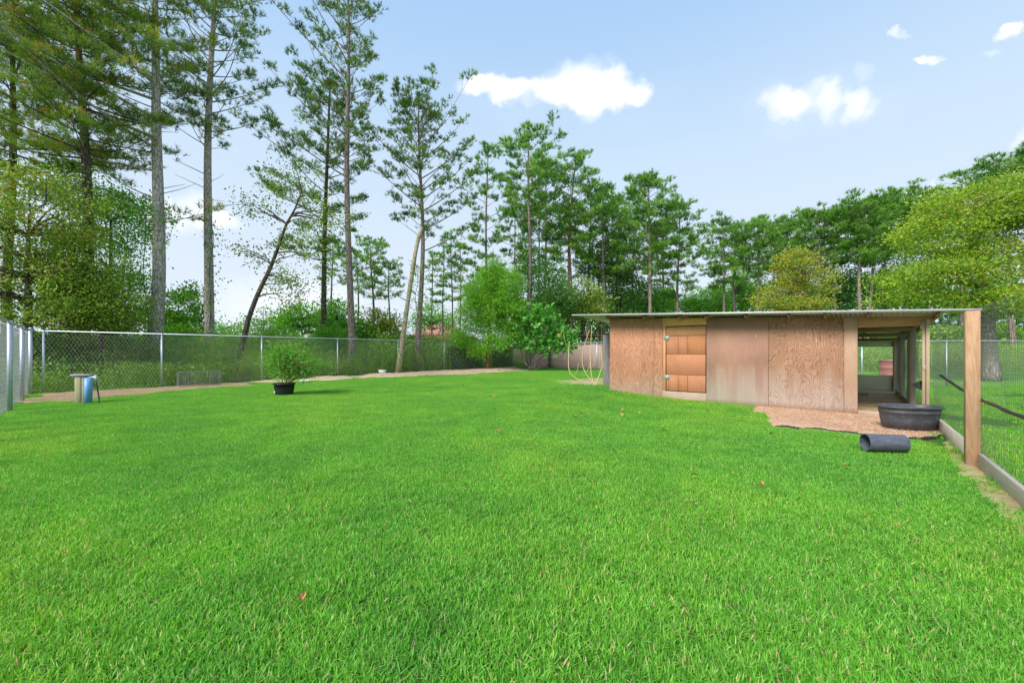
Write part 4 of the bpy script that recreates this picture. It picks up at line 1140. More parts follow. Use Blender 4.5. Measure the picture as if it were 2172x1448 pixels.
# red barrel behind the shed
bp = W(1886, 797, 16.5)
bar = thing('red_barrel', 'faded red metal barrel standing behind the open bay of the shed', 'barrel', (bp[0], 16.5, 0))
b = MB(); b.tube([(0, 0, 0), (0, 0, .28), (0, 0, .3), (0, 0, .32), (0, 0, .56), (0, 0, .58), (0, 0, .6), (0, 0, .86), (0, 0, .87), (0, 0, .89)], [.31, .31, .325, .31, .31, .325, .31, .31, .325, .325], 28); b.build('drum', M['barrel'], bar, smooth=True)
b = MB(); b.tube([(0, 0, .885), (0, 0, .893)], .30, 28); b.build('lid', M['rust_roof'], bar, smooth=True)

# ------------------------------------------------------------------ small things in the yard
g0 = G(178, 856); 
wp = thing('faucet_post', 'mossy timber post with a flat board on top beside the blue pipe', 'post', (g0[0], g0[1], 0), rz=.1)
Yp = g0[1]; s_ = Yp / F
b = MB(); b.box(-.165, -.03, -.05, .05, -.05, .66); bevel(b.build('upright', M['mossy'], wp), .006)
b = MB(); b.box(-.022, .03, -.04, .06, -.05, .66); bevel(b.build('upright', M['mossy'], wp), .006)
b = MB(); b.box(-.24, .19, -.08, .08, .665, .71); bevel(b.build('top_board', M['greywood'], wp), .005)
g1_ = G(190, 856)
bpz = thing('blue_standpipe', 'upright blue plastic pipe next to the mossy post', 'pipe', (g1_[0] - .02, g1_[1] - .02, 0))
b = MB(); b.tube([(0, 0, -.05), (.02, 0, .63)], [.07, .08], 24, False); o = b.build('sleeve', M['blue'], bpz, smooth=True); o.modifiers.new('t', 'SOLIDIFY').thickness = .006
b = MB(); b.tube([(.0, 0, .50), (.0, 0, .60), (.02, 0, .635), (.09, 0, .64), (.16, 0, .635), (.19, 0, .62), (.195, 0, .58)], .017, 10); b.build('faucet', M['white'], bpz, smooth=True)
b = MB(); b.tube([(.185, 0, .64), (.185, 0, .67)], [.012, .012], 8); b.tube([(.15, 0, .672), (.225, 0, .672)], .009, 8); b.build('handle', M['white'], bpz, smooth=True)
b = MB(); P = np.array([(.195, 0, .575), (.22, -.01, .48), (.27, -.03, .3), (.32, -.05, .12), (.335, -.06, .05), (.31, -.08, .02), (.22, -.12, .02), (.1, -.25, .02)]) + [g1_[0] - .02, g1_[1] - .02, 0]
b.tube(P, .014, 8); tag(b.build('garden_hose', M['black'], smooth=True), 'black hose hanging from the white faucet of the blue pipe', 'hose')

# wire cage by the back fence
ca = G(380, 822); cb = G(469, 817)
cd = cb - ca; cl = np.linalg.norm(cd); cang = math.atan2(cd[1], cd[0])
cage = thing('wire_cage', 'low rectangular wire cage lying along the back fence', 'cage', (ca[0], ca[1], .0), rz=cang)
def cage_side(P0, U, Vv, nu, nv, name='wire_panel'):
    b = MB(); P0, U, Vv = (np.array(v, float) for v in (P0, U, Vv))
    for i in range(nu + 1): b.tube([P0 + U * i / nu, P0 + U * i / nu + Vv], .0035 if 0 < i < nu else .005, 4, False)
    for i in range(nv + 1): b.tube([P0 + Vv * i / nv, P0 + Vv * i / nv + U], .0035 if 0 < i < nv else .005, 4, False)
    b.build(name, M['cage_wire'], cage, kind='stuff')
ch = .5
cage_side((0, 0, .02), (cl, 0, 0), (0, 0, ch), 15, 5); cage_side((0, .32, .02), (cl, 0, 0), (0, 0, ch), 15, 5)
cage_side((0, 0, .02), (0, .32, 0), (0, 0, ch), 4, 5); cage_side((cl, 0, .02), (0, .32, 0), (0, 0, ch), 4, 5); cage_side((0, 0, ch + .02), (cl, 0, 0), (0, .32, 0), 15, 4)
b = MB(); b.box(-.02, cl + .02, -.03, .35, 0, .045); bevel(b.build('base_board', M['rafter'], cage), .004)
ta = G(474, 809); tb_ = G(537, 806)
b = MB(); dd = tb_ - ta; b.box(0, float(np.linalg.norm(dd)), 0, .1, -.02, .12); o = b.build('landscape_timber', M['board'], loc=(ta[0], ta[1], 0)); o.rotation_euler = (0, 0, math.atan2(dd[1], dd[0])); bevel(o, .01)
tag(o, 'low pale landscape timber lying right of the wire cage', 'timber')
# white container on the berm
cp = W(811, 794, 20.4)
cont = thing('white_container', 'small white plastic tub lying on the sandy berm', 'tub', (cp[0], 20.4, .17))
b = MB(); b.tube([(0, 0, 0), (0, 0, .03), (0, 0, .13)], [.13, .14, .17], 20); b.build('bowl', M['white'], cont, smooth=True); cont.scale = (1.2, .9, 1)
b = MB(); b.tube([(0, 0, .13), (0, 0, .14)], [.18, .18], 20); b.build('rim', M['white'], cont, smooth=True)
wp2 = W(663, 804, 16.9)
b = MB(); b.box(-.22, .22, -.1, .1, 0, .03); o = b.build('white_tray', M['white'], loc=(wp2[0], 16.3, .05)); o.rotation_euler = (.05, 0, .3); bevel(o, .012, 2)
tag(o, 'flat white plastic lid on the soil behind the potted shrub', 'lid')

# potted shrub
pg = G(603, 838); PX, PY = pg
pot = thing('plant_pot', 'black nursery pot holding the leafy shrub on the lawn', 'pot', (PX, PY, gzs(PX, PY)))
prof = [(0, 0), (.215, 0), (.225, .02), (.25, .17), (.262, .30), (.285, .302), (.29, .34), (.275, .342), (.262, .31), (.235, .1), (0, .09)]
n = 36; an = np.linspace(0, 2 * np.pi, n, endpoint=False); V = np.vstack([np.stack([r_ * np.cos(an), r_ * np.sin(an), np.full(n, z)], 1) for r_, z in prof]); f = []
for q_ in range(len(prof) - 1):
    a = np.arange(n); f.append(np.stack([q_ * n + a, q_ * n + (a + 1) % n, (q_ + 1) * n + (a + 1) % n, (q_ + 1) * n + a], -1))
obj('pot_wall', mesh('pot_wall', V, f, M['black'], smooth=True), pot)
V = np.vstack([np.stack([.26 * np.cos(an), .26 * np.sin(an), np.full(n, .29)], 1), [(0, 0, .31)]]); a = np.arange(n)
obj('potting_soil', mesh('potting_soil', V, [np.stack([a, (a + 1) % n, np.full(n, n)], -1)], M['straw']), pot)
b = MB(); b.tube([(-.15, -.205, .1), (-.158, -.216, .1)], .028, 14); b.build('sticker', M['white'], pot)
Ye = PY
crown_tree('leafy green shrub growing in the black nursery pot', (PX, PY, .3), [ell(615, 765, 48, 28, Ye, .5), ell(585, 770, 22, 20, Ye, .3), ell(655, 778, 34, 16, Ye, .4), ell(615, 790, 32, 16, Ye, .3), ell(602, 744, 26, 12, Ye, .3)],
           150, 30, .09, 'potted', 'bark_red', None, 5, .32, .26, .7, 'potted_shrub', 'shrub', stems=9, stemr=.012, nbranch=.5, droop=.1)

# fallen leaves
r = R(15)
lp = [(1048, 846), (1083, 889), (1220, 885), (1236, 880), (1275, 874), (1319, 873), (1387, 870), (1406, 908), (1065, 1016), (1472, 1012), (1796, 992), (1614, 1030), (1638, 924), (1500, 877), (1320, 883), (640, 1278), (1356, 880), (1058, 916), (1230, 902)]
for i, (px, py) in enumerate(lp):
    g = G(px, py, .05); sz = .05 * r.uniform(.8, 1.3) * (1 if g[1] > 3.4 else .6)
    U = np.array([math.cos(i * 1.7), math.sin(i * 1.7)]); n_ = np.array([-U[1], U[0]])
    V = []
    for t_, w_ in ((0, .02), (.2, .3), (.5, .42), (.8, .25), (1, .02)):
        for s__ in (-1, 0, 1):
            q_ = U * (t_ - .5) * sz * 1.4 + n_ * s__ * w_ * sz; V.append((q_[0], q_[1], .014 * abs(s__) + .012 * math.sin(t_ * 3)))
    f = [(a + k_, a + k_ + 1, a + k_ + 4, a + k_ + 3) for a in (0, 3, 6, 9) for k_ in (0, 1)]
    o = obj('fallen_leaf', mesh('fallen_leaf', V, [np.array(f)], M['deadleaf'], smooth=True), loc=(g[0], g[1], gzs(g[0], g[1]) + .068)); o.rotation_euler = (r.normal(0, .3), r.normal(0, .3), r.uniform(0, 6))
    tag(o, 'dry orange leaf fallen on the green lawn', 'leaf', 'dry leaves fallen on the lawn')

# ------------------------------------------------------------------ trees
# tall pines behind the back fence, left to right
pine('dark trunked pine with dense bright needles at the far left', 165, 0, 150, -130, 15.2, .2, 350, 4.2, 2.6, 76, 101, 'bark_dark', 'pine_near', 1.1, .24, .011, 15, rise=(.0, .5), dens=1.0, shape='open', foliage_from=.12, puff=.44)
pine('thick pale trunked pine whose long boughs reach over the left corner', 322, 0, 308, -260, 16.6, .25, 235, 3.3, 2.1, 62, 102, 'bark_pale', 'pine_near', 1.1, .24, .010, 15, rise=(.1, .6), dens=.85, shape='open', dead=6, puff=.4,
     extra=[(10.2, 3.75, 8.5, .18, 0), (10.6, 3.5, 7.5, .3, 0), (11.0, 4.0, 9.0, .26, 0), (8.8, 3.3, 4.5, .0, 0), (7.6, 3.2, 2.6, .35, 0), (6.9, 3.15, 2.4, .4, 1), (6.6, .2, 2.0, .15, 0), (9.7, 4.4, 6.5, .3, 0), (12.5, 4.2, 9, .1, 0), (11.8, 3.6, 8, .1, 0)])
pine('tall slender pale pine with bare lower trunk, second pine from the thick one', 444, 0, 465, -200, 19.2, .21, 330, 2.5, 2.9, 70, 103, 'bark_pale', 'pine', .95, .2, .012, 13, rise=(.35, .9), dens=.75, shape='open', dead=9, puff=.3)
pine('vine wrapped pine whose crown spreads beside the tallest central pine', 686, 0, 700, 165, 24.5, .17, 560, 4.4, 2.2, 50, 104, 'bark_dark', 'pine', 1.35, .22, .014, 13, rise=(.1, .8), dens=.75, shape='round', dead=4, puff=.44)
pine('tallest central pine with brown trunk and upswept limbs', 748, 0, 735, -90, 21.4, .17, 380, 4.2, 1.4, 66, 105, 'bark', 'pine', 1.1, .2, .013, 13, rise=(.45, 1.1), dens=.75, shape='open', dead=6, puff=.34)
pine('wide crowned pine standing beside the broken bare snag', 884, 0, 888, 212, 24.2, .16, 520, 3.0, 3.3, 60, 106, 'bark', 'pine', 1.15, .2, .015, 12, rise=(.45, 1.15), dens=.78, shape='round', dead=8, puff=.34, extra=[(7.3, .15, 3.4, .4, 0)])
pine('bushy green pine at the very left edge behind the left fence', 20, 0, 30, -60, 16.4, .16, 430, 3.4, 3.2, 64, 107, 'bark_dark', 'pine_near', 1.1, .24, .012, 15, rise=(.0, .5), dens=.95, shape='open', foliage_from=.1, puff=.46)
# leaning hardwood
LT = trk([(492, 812), (505, 765), (518, 715), (528, 672), (548, 620), (572, 572), (592, 520), (606, 478), (625, 445), (640, 405)], 17.6, [.15, .125, .11, .1, .09, .08, .065, .055, .04, .025], 20)
crown_tree('leaning bare limbed hardwood with sparse brownish leaves', LT[0][0], [ell(620, 380, 62, 36, 17.6, 1.3), ell(560, 440, 55, 26, 17.6, 1.2), ell(700, 455, 55, 34, 17.6, 1.3), ell(545, 540, 50, 18, 17.6, 1.0), ell(605, 610, 45, 40, 17.6, 1.0), ell(640, 520, 50, 40, 17.6, 1.)],
           120, 34, .11, 'olive', 'bark_dark', LT, 21, .6, .5, .8, nbranch=.22, tint=(.35, .25), droop=.3)
# broken snag
SN = trk([(843, 797), (850, 750), (858, 690), (868, 620), (877, 560), (885, 515), (894, 482)], 21.6, [.17, .145, .13, .12, .115, .11, .10], 12)
sn = thing('tree_snag', 'broken bare dead trunk leaning in front of the wide crowned pine', 'tree', SN[0][0])
b = MB(); b.tube(SN[0] - SN[0][0], SN[1] * (1 + .06 * np.sin(np.arange(12) * 2.1)), 12); b.build('trunk', M['bark_snag'], sn, smooth=True)
b = MB(); p = SN[0][5] - SN[0][0]; b.tube([p, p + [-.5, 0, .25], p + [-1.1, .1, .75]], [.03, .02, .008], 5); b.build('dead_branch', M['bark_dark'], sn)
r = R(9); C = []
for i in range(260):
    t_ = r.uniform(0, 7.0) ** 1; i_ = int(t_); q_ = SN[0][i_] + (SN[0][i_ + 1] - SN[0][i_]) * (t_ - i_); C.append(q_ + r.normal(0, .13, 3) + [.08, -.08, 0])
C = np.array(C) - SN[0][0]; V, f = leaves(C, r.normal(0, 1, (len(C), 3)), .1, .7, r); obj('vine', mesh('vine', V, [f], M['leaf'], tint=np.repeat(r.rand(len(C)) * .9, 4)), sn, kind='stuff')
# vines on trunks of the big pines
def vine(label, pts, Y, n, spread, seed, mat='leaf', size=.11):
    r = R(seed); P = np.array([W(a, b, Y) for a, b in pts]); t_ = r.uniform(0, 1, n); tt = np.linspace(0, 1, len(P)); C = np.stack([np.interp(t_, tt, P[:, i]) for i in range(3)], 1)
    C += r.normal(0, spread, (n, 3)) * np.array([1, 1, .6]); base = np.array([P[0][0], Y - .3, gzs(P[0][0], Y)])
    root = thing('climbing_vine', label, 'vine', base)
    b = MB(); Q = P - base; Q = np.stack([np.interp(np.linspace(0, 1, 12), tt, Q[:, i]) for i in range(3)], 1); Q[:, 0] += .08 * np.sin(np.arange(12)); Q[:, 1] -= .15; b.tube(Q, .014, 5); b.build('stem', M['bark_dark'], root)
    V, f = leaves(C - base, r.normal(0, 1, (n, 3)) + [0, -.5, -.3], size, .75, r)
    obj('vine_leaves', mesh('vine_leaves', V, [f], M[mat], tint=np.repeat(np.clip(r.normal(.5, .25, n), 0, .95), 4)), root, kind='stuff')
vine('green vine climbing the thick pale trunked pine', [(320, 760), (318, 650), (314, 560), (312, 470), (311, 440)], 16.3, 700, .3, 41)
vine('sparse vine climbing the slender pale pine', [(446, 720), (452, 600), (455, 520), (456, 470)], 18.9, 260, .26, 42)
vine('dense olive vine wrapping the dark far left pine', [(168, 780), (160, 650), (155, 520), (150, 360)], 14.8, 2600, .5, 43, 'olive')
vine('green vine wrapping the trunk beside the tallest central pine', [(686, 690), (688, 600), (690, 540), (690, 430)], 24.2, 420, .22, 44, 'olive', .12)
vine('ivy low on the trunk of the wide crowned pine', [(884, 690), (885, 620), (886, 560)], 23.9, 260, .25, 45)

# mid distance pines of the right-hand grove
grove = 'pines of the dense grove behind the far fence corner'
G1 = [(1037, 1036, 305, 33, .13, 600, 2.0, 1.9, 30, 'slim pine with a narrow crown behind the young cypress'),
      (1121, 1123, 268, 32, .17, 480, 2.3, 2.6, 40, 'tallest pine of the grove rising above the palmate leaved bush'),
      (1160, 1158, 350, 37, .12, 520, 2.2, 2.2, 34, 'pine close behind the tallest grove pine on its right'),
      (1196, 1222, 328, 34, .15, 560, 2.8, 2.9, 44, 'leaning red trunked pine, second highest of the grove'),
      (1098, 1090, 400, 38, .10, 560, 1.8, 1.8, 26, 'thin pine left of the tallest grove pine'),
      (1248, 1252, 395, 39, .13, 590, 2.6, 2.6, 36, 'dense pine right of the leaning red trunked pine'),
      (1282, 1278, 400, 36, .13, 600, 2.6, 2.4, 34, 'pine in the middle of the grove with a notched top'),
      (1318, 1312, 425, 40, .13, 600, 2.8, 2.8, 34, 'pine left of the bright bushy pine of the grove'),
      (1380, 1376, 380, 33, .16, 590, 3.1, 2.7, 52, 'bright bushy pine above the left end of the shed roof'),
      (1345, 1345, 450, 41, .12, 600, 2.6, 2.6, 30, 'hidden pine between the bushy pine and the grove'),
      (1437, 1440, 432, 34, .12, 640, 2.4, 2.0, 36, 'last slim pine at the right end of the grove'),
      (1410, 1402, 470, 40, .11, 600, 2.0, 2.0, 24, 'thin pine between the bushy pine and the last slim pine'),
      (1140, 1143, 430, 42, .11, 580, 2.2, 2.2, 26, 'far thin pine seen right of the tallest grove trunk'),
      (1215, 1208, 440, 44, .11, 600, 2.6, 2.6, 26, 'far pine behind the leaning red trunked pine')]
for i, (p0, p1, yt, Y, rad, cp_, rl, rr, nl, lb) in enumerate(G1):
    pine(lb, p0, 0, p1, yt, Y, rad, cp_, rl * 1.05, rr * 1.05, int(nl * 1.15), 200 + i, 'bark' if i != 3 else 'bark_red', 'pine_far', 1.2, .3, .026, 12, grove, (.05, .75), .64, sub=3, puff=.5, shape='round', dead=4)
# distant pines between the central trunks
G2 = [(706, 706, 505, 46, .12, 610, 3.0, 2.0, 24, 'distant pine seen between the two central trunks'),
      (790, 785, 512, 45, .15, 640, 3.4, 3.2, 44, 'rounded distant pine right of the tallest central pine'),
      (828, 825, 560, 47, .12, 640, 2.2, 2.2, 26, 'lower distant pine beside the rounded one'),
      (760, 757, 540, 48, .12, 620, 2.5, 2.0, 26, 'distant pine just right of the tallest central trunk'),
      (918, 917, 530, 42, .07, 660, 1.1, 1.0, 16, 'thin distant pine right of the snag, first of four'),
      (940, 940, 505, 42, .07, 650, 1.1, 1.2, 18, 'thin distant pine right of the snag, second of four'),
      (957, 957, 490, 41, .08, 640, 1.2, 1.4, 22, 'thin distant pine right of the snag, tallest of four'),
      (976, 975, 515, 42, .07, 640, 1.1, 1.3, 18, 'thin distant pine right of the snag, last of four')]
for i, (p0, p1, yt, Y, rad, cp_, rl, rr, nl, lb) in enumerate(G2):
    pine(lb, p0, 0, p1, yt, Y, rad, cp_, rl, rr, nl, 240 + i, 'bark_dark', 'pine_far', 1.0, .3, .034, 9, 'distant pines beyond the back fence', (.05, .6), .42, sub=3, puff=.5, shape='round', dead=2)
# pines behind the shed
G3 = [(1535, 1533, 468, 40, .13, 610, 2.6, 2.2, 34, 'slim pine at the left end of the row behind the shed'),
      (1561, 1562, 478, 42, .12, 600, 2.0, 2.2, 28, 'second pine of the row behind the shed from the left'),
      (1603, 1608, 465, 41, .11, 590, 2.4, 2.6, 34, 'feathery topped pine left of the golden tree'),
      (1645, 1650, 485, 46, .12, 580, 2.6, 2.8, 32, 'pine whose crown rises above the golden tree'),
      (1690, 1690, 466, 45, .13, 580, 3.0, 3.0, 38, 'broad pine crown just right above the golden tree'),
      (1735, 1733, 452, 39, .15, 575, 2.8, 2.6, 40, 'pine with a reddish fork right of the golden tree'),
      (1773, 1768, 458, 41, .12, 570, 2.4, 2.4, 30, 'straight pine left of the double trunked pine'),
      (1826, 1830, 430, 37, .17, 565, 3.0, 3.0, 50, 'largest pine behind the shed, left of a twin trunk'),
      (1840, 1850, 445, 38, .15, 570, 2.2, 3.0, 36, 'twin pine touching the largest pine on its right'),
      (1885, 1882, 445, 42, .13, 550, 3.4, 3.4, 40, 'dark pine between the twin pines and the oak'),
      (1925, 1915, 414, 44, .15, 540, 4.2, 4.0, 48, 'flat topped pine rising left of the yellow green oak'),
      (1975, 1965, 440, 46, .14, 540, 4.0, 4.0, 36, 'pine half hidden behind the left side of the oak'),
      (2040, 2035, 410, 50, .15, 560, 4.5, 4.5, 36, 'pine mostly hidden behind the middle of the oak'),
      (2152, 2150, 338, 34, .2, 460, 3.6, 4.5, 50, 'dark pine top showing above the oak at the right edge')]
for i, (p0, p1, yt, Y, rad, cp_, rl, rr, nl, lb) in enumerate(G3):
    pine(lb, p0, 0, p1, yt, Y, rad, cp_, rl * 1.1, rr * 1.1, int(nl * 1.15), 270 + i, 'bark', 'pine_far', 1.1, .34, .030, 12, 'pines in the row behind the shed', (.05, .6), .6, sub=3, puff=.62, shape='flat' if i > 5 else 'round', dead=3)

# broadleaf masses
def tr(px, py, Y, top, r0, r1, dx=0): 
    return trk([(px, py), (px + dx * .5, (py + top) / 2), (px + dx, top)], Y, [r0, (r0 + r1) / 2, r1], 8)
def bt(label, pxb, Y, ells, nc, nl, leaf, mat, bark, tw, top, seed, **k):
    base = gp(pxb, Y); pyb = HY + (CZ - base[2]) * F / Y
    T = tr(pxb, pyb, Y, top, tw, tw * .35, k.pop('dx', 0))
    return crown_tree(label, base, ells, nc, nl, leaf, mat, bark, T, seed, **k)
bt('olive leaved hardwood filling the far left above the corner', 60, 13.6, [ell(20, 480, 110, 100, 13.6, 2.), ell(110, 430, 90, 70, 13.8, 1.8), ell(60, 620, 120, 80, 13.6, 2.), ell(190, 560, 70, 80, 14.6, 1.4), ell(150, 670, 100, 50, 14.0, 1.4), ell(-110, 540, 110, 120, 13, 2)], 1000, 46, .10, 'olive', 'bark_dark', .15, 500, 51, hole=.12, nbranch=.1, shell=.3, clump_r=.5, tint=(.55, .26))
bt('bright green leaved hardwood right of the dark far left pine', 235, 18.5, [ell(210, 560, 80, 90, 18, 2.), ell(255, 480, 60, 70, 18.5, 1.7), ell(260, 640, 70, 70, 18.5, 1.8), ell(180, 400, 60, 60, 18.6, 1.5), ell(310, 450, 48, 40, 18.5, 1.0)], 560, 46, .115, 'leaf', 'bark_dark', .13, 470, 52, hole=.25, nbranch=.12)
bt('small leafy tree with open crown between the two pale pines', 378, 19.5, [ell(375, 655, 48, 38, 19.5, 1.3), ell(405, 625, 22, 22, 19.5, .8), ell(350, 690, 50, 26, 19.5, 1.), ell(395, 690, 42, 22, 19.5, 1.)], 190, 36, .14, 'leaf', 'bark_dark', .06, 640, 53, hole=.3, nbranch=.2)
bt('olive undergrowth tree in front of the dark far left pine', 215, 14.3, [ell(190, 640, 90, 60, 14.3, 1.), ell(250, 660, 60, 50, 14.5, .9), ell(140, 590, 80, 50, 14.3, 1.), ell(210, 700, 80, 30, 14.5, .9)], 420, 44, .095, 'olive', 'bark_dark', .07, 600, 54, hole=.25, nbranch=.15, tint=(.4, .22))
# behind the centre
bt('bright bush between the leaning hardwood and the vine wrapped pine', 640, 28, [ell(640, 672, 34, 34, 28, 1.8), ell(690, 690, 34, 30, 28, 1.8), ell(612, 690, 20, 18, 28, 1.4)], 170, 34, .17, 'bright', 'bark_dark', .08, 680, 55, clump_r=.6)
bt('bright reddish tipped bush behind the tallest central pine', 715, 27, [ell(715, 672, 36, 36, 27, 1.8), ell(760, 700, 34, 22, 27, 1.8)], 130, 34, .17, 'bright', 'bark_dark', .08, 680, 56, clump_r=.6)
bt('pale green bush left of the snag with a spreading top', 808, 28, [ell(808, 680, 38, 24, 28, 1.8), ell(825, 705, 34, 16, 28, 1.5), ell(782, 715, 26, 20, 28, 1.5)], 120, 34, .17, 'gold', 'bark_dark', .08, 690, 57, clump_r=.6, tint=(.35, .2))
bt('grey green far tree beside the base of the leaning hardwood', 560, 33, [ell(560, 690, 34, 34, 33, 2), ell(590, 700, 30, 26, 33, 2), ell(530, 705, 24, 18, 33, 2)], 110, 30, .18, 'leaf_dark', 'bark_dark', .09, 690, 58, clump_r=.7, tint=(.75, .15))
bt('pale far tree above the red roof', 915, 55, [ell(915, 668, 30, 24, 55, 3), ell(945, 685, 30, 20, 55, 3), ell(890, 690, 20, 16, 55, 3)], 90, 30, .3, 'leaf', 'bark_dark', .14, 690, 59, clump_r=1.1)
bt('dark far tree between the slender pine and the leaning hardwood', 470, 36, [ell(465, 705, 24, 16, 36, 2), ell(495, 700, 24, 20, 36, 2), ell(440, 712, 20, 12, 36, 2)], 60, 30, .2, 'leaf', 'bark_dark', .1, 700, 60, clump_r=.7)
bt('shadowy evergreen behind the snag and the fence', 860, 26.5, [ell(862, 725, 34, 26, 26.5, 1.3), ell(905, 730, 30, 24, 27, 1.3), ell(820, 735, 28, 22, 26, 1.3), ell(960, 728, 26, 16, 29, 1.3)], 160, 34, .15, 'pine_far', 'bark_dark', .08, 720, 61, clump_r=.55, asp=.15, tint=(.6, .2))
# young bald cypress
CYT = trk([(1034, 786), (1036, 740), (1040, 680), (1043, 620), (1045, 560), (1046, 528)], 25.5, [.13, .1, .08, .06, .035, .015], 14)
crown_tree('young bald cypress with feathery bright green foliage', CYT[0][0], [ell(1046, 575, 28, 36, 25.5, .8), ell(1020, 610, 34, 34, 25.5, 1.0), ell(1075, 600, 32, 34, 25.5, 1.), ell(1005, 665, 34, 40, 25.5, 1.), ell(1080, 660, 30, 44, 25.5, 1.), ell(1040, 650, 44, 44, 25.5, 1.2), ell(985, 710, 22, 26, 25.5, .8), ell(1060, 710, 34, 24, 25.3, .9), ell(1020, 735, 24, 12, 25.2, .6)],
           620, 76, .19, 'cypress', 'bark_red', CYT, 62, asp=.2, clump_r=.46, flat=.8, droop=.5, nbranch=.12, hole=.3, upbias=0, name='cypress_tree')
# palmate leaved bush
r = R(63); base = np.array([*G(1128, 787), 0]); Yb = base[1]
pb = thing('palmate_bush', 'broad bush with large palmate leaves on bare stems before the picket fence', 'bush', base)
E = [ell(1110, 690, 34, 36, Yb, 1.), ell(1150, 680, 42, 34, Yb, 1.1), ell(1185, 715, 38, 32, Yb, 1.), ell(1120, 725, 40, 24, Yb, 1.), ell(1165, 735, 34, 20, Yb, .9), ell(1138, 658, 24, 16, Yb, .7), ell(1205, 730, 18, 22, Yb, .7), ell(1075, 735, 24, 16, Yb, .8)]
b = MB(); E_ = np.array(E)
for i in range(16):
    e_ = E_[i % len(E_)]; tip = e_[:3] + r.normal(0, .3, 3) * [1, .6, .5]
    b.tube(bendline([r.normal(0, .12), r.normal(0, .1), 0], tip - base, 6, .08, r), np.linspace(.035, .012, 6) if i % 4 == 0 else np.linspace(.014, .007, 6), 5)
b.build('stems', M['bark'], pb, smooth=True)
me_leaf = []
C = []; 
for e_ in E_:
    n = int(55 * e_[3] * e_[5] / .9); d = r.normal(0, 1, (n, 3)); d /= np.linalg.norm(d, axis=1, keepdims=True); C.append(e_[:3] + d * e_[3:] * r.uniform(.45, 1.05, (n, 1)))
C = np.vstack(C) - base
def palm_leaf():
    V = []; F_ = []
    for j in range(7):
        a = (j - 3) * .62; L = .17 * (1 - .07 * abs(j - 3)); d = np.array([math.cos(a), math.sin(a), 0]); s_ = np.array([-d[1], d[0], 0]); k_ = len(V)
        V += [np.array([0, 0, 0.]), d * L * .5 + s_ * .028 + [0, 0, .012], d * L + [0, 0, -.045], d * L * .5 - s_ * .028 + [0, 0, .012]]; F_.append((k_, k_ + 1, k_ + 2, k_ + 3))
    return np.array(V), np.array(F_)
PV, PF = palm_leaf(); Vs = []; Fs = []; Ts = []
from mathutils import Euler
for i, c_ in enumerate(C):
    for q_ in range(6):
        R3 = np.array(Euler((r.normal(0, .6) - .35, r.normal(0, .5), r.uniform(0, 6.28))).to_matrix()); sz = r.uniform(.7, 1.35)
        Fs.append(PF + len(Vs) * len(PV)); Vs.append((PV * sz) @ R3.T + c_ + r.normal(0, .17, 3)); Ts.append(np.full(len(PV), np.clip(r.normal(.5, .2), 0, 1)))
obj('crown', mesh('crown', np.vstack(Vs), [np.vstack(Fs)], M['palmate'], tint=np.concatenate(Ts)), pb, kind='stuff')
# bare yellow stemmed saplings left of the shed
for pts, lb in [([(1252, 833), (1240, 810), (1205, 795), (1206, 750), (1208, 720), (1207, 728)], 'bare sapling bending furthest to the left of the shed'),
                ([(1266, 818), (1247, 800), (1234, 775), (1236, 742), (1250, 700)], 'curved bare sapling second left of the shed'),
                ([(1264, 830), (1254, 795), (1252, 760), (1254, 715), (1255, 690)], 'straight thin bare sapling left of the shed wall'),
                ([(1258, 830), (1268, 805), (1280, 770), (1276, 720), (1276, 682)], 'tall bare sapling nearest the grey board')]:
    Yv = 12.3; P = np.array([W(a, b_, Yv) for a, b_ in pts]); t0 = np.linspace(0, 1, len(P)); tt = np.linspace(0, 1, 16)
    P = np.stack([np.interp(tt, t0, P[:, i]) for i in range(3)], 1)
    for _ in range(2): P[1:-1] = (P[:-2] + P[1:-1] * 2 + P[2:]) / 4
    base = P[0].copy(); base[2] = gzs(P[0][0], P[0][1]) - .02; st = thing('bare_sapling', lb, 'sapling', base)
    P[0] = base
    b = MB(); b.tube(P - base, np.linspace(.019, .008, 16), 6); b.build('stem', M['sapling'], st, smooth=True)
    b = MB(); k_ = 10; q_ = P[k_] - base; b.tube([q_, q_ + [-.12, 0, .25], q_ + [-.16, 0, .5]], [.007, .005, .003], 5); q_ = P[5] - base; b.tube([q_, q_ + [.1, 0, .2], q_ + [.14, 0, .42]], [.008, .006, .004], 5); b.build('twig', M['sapling'], st)

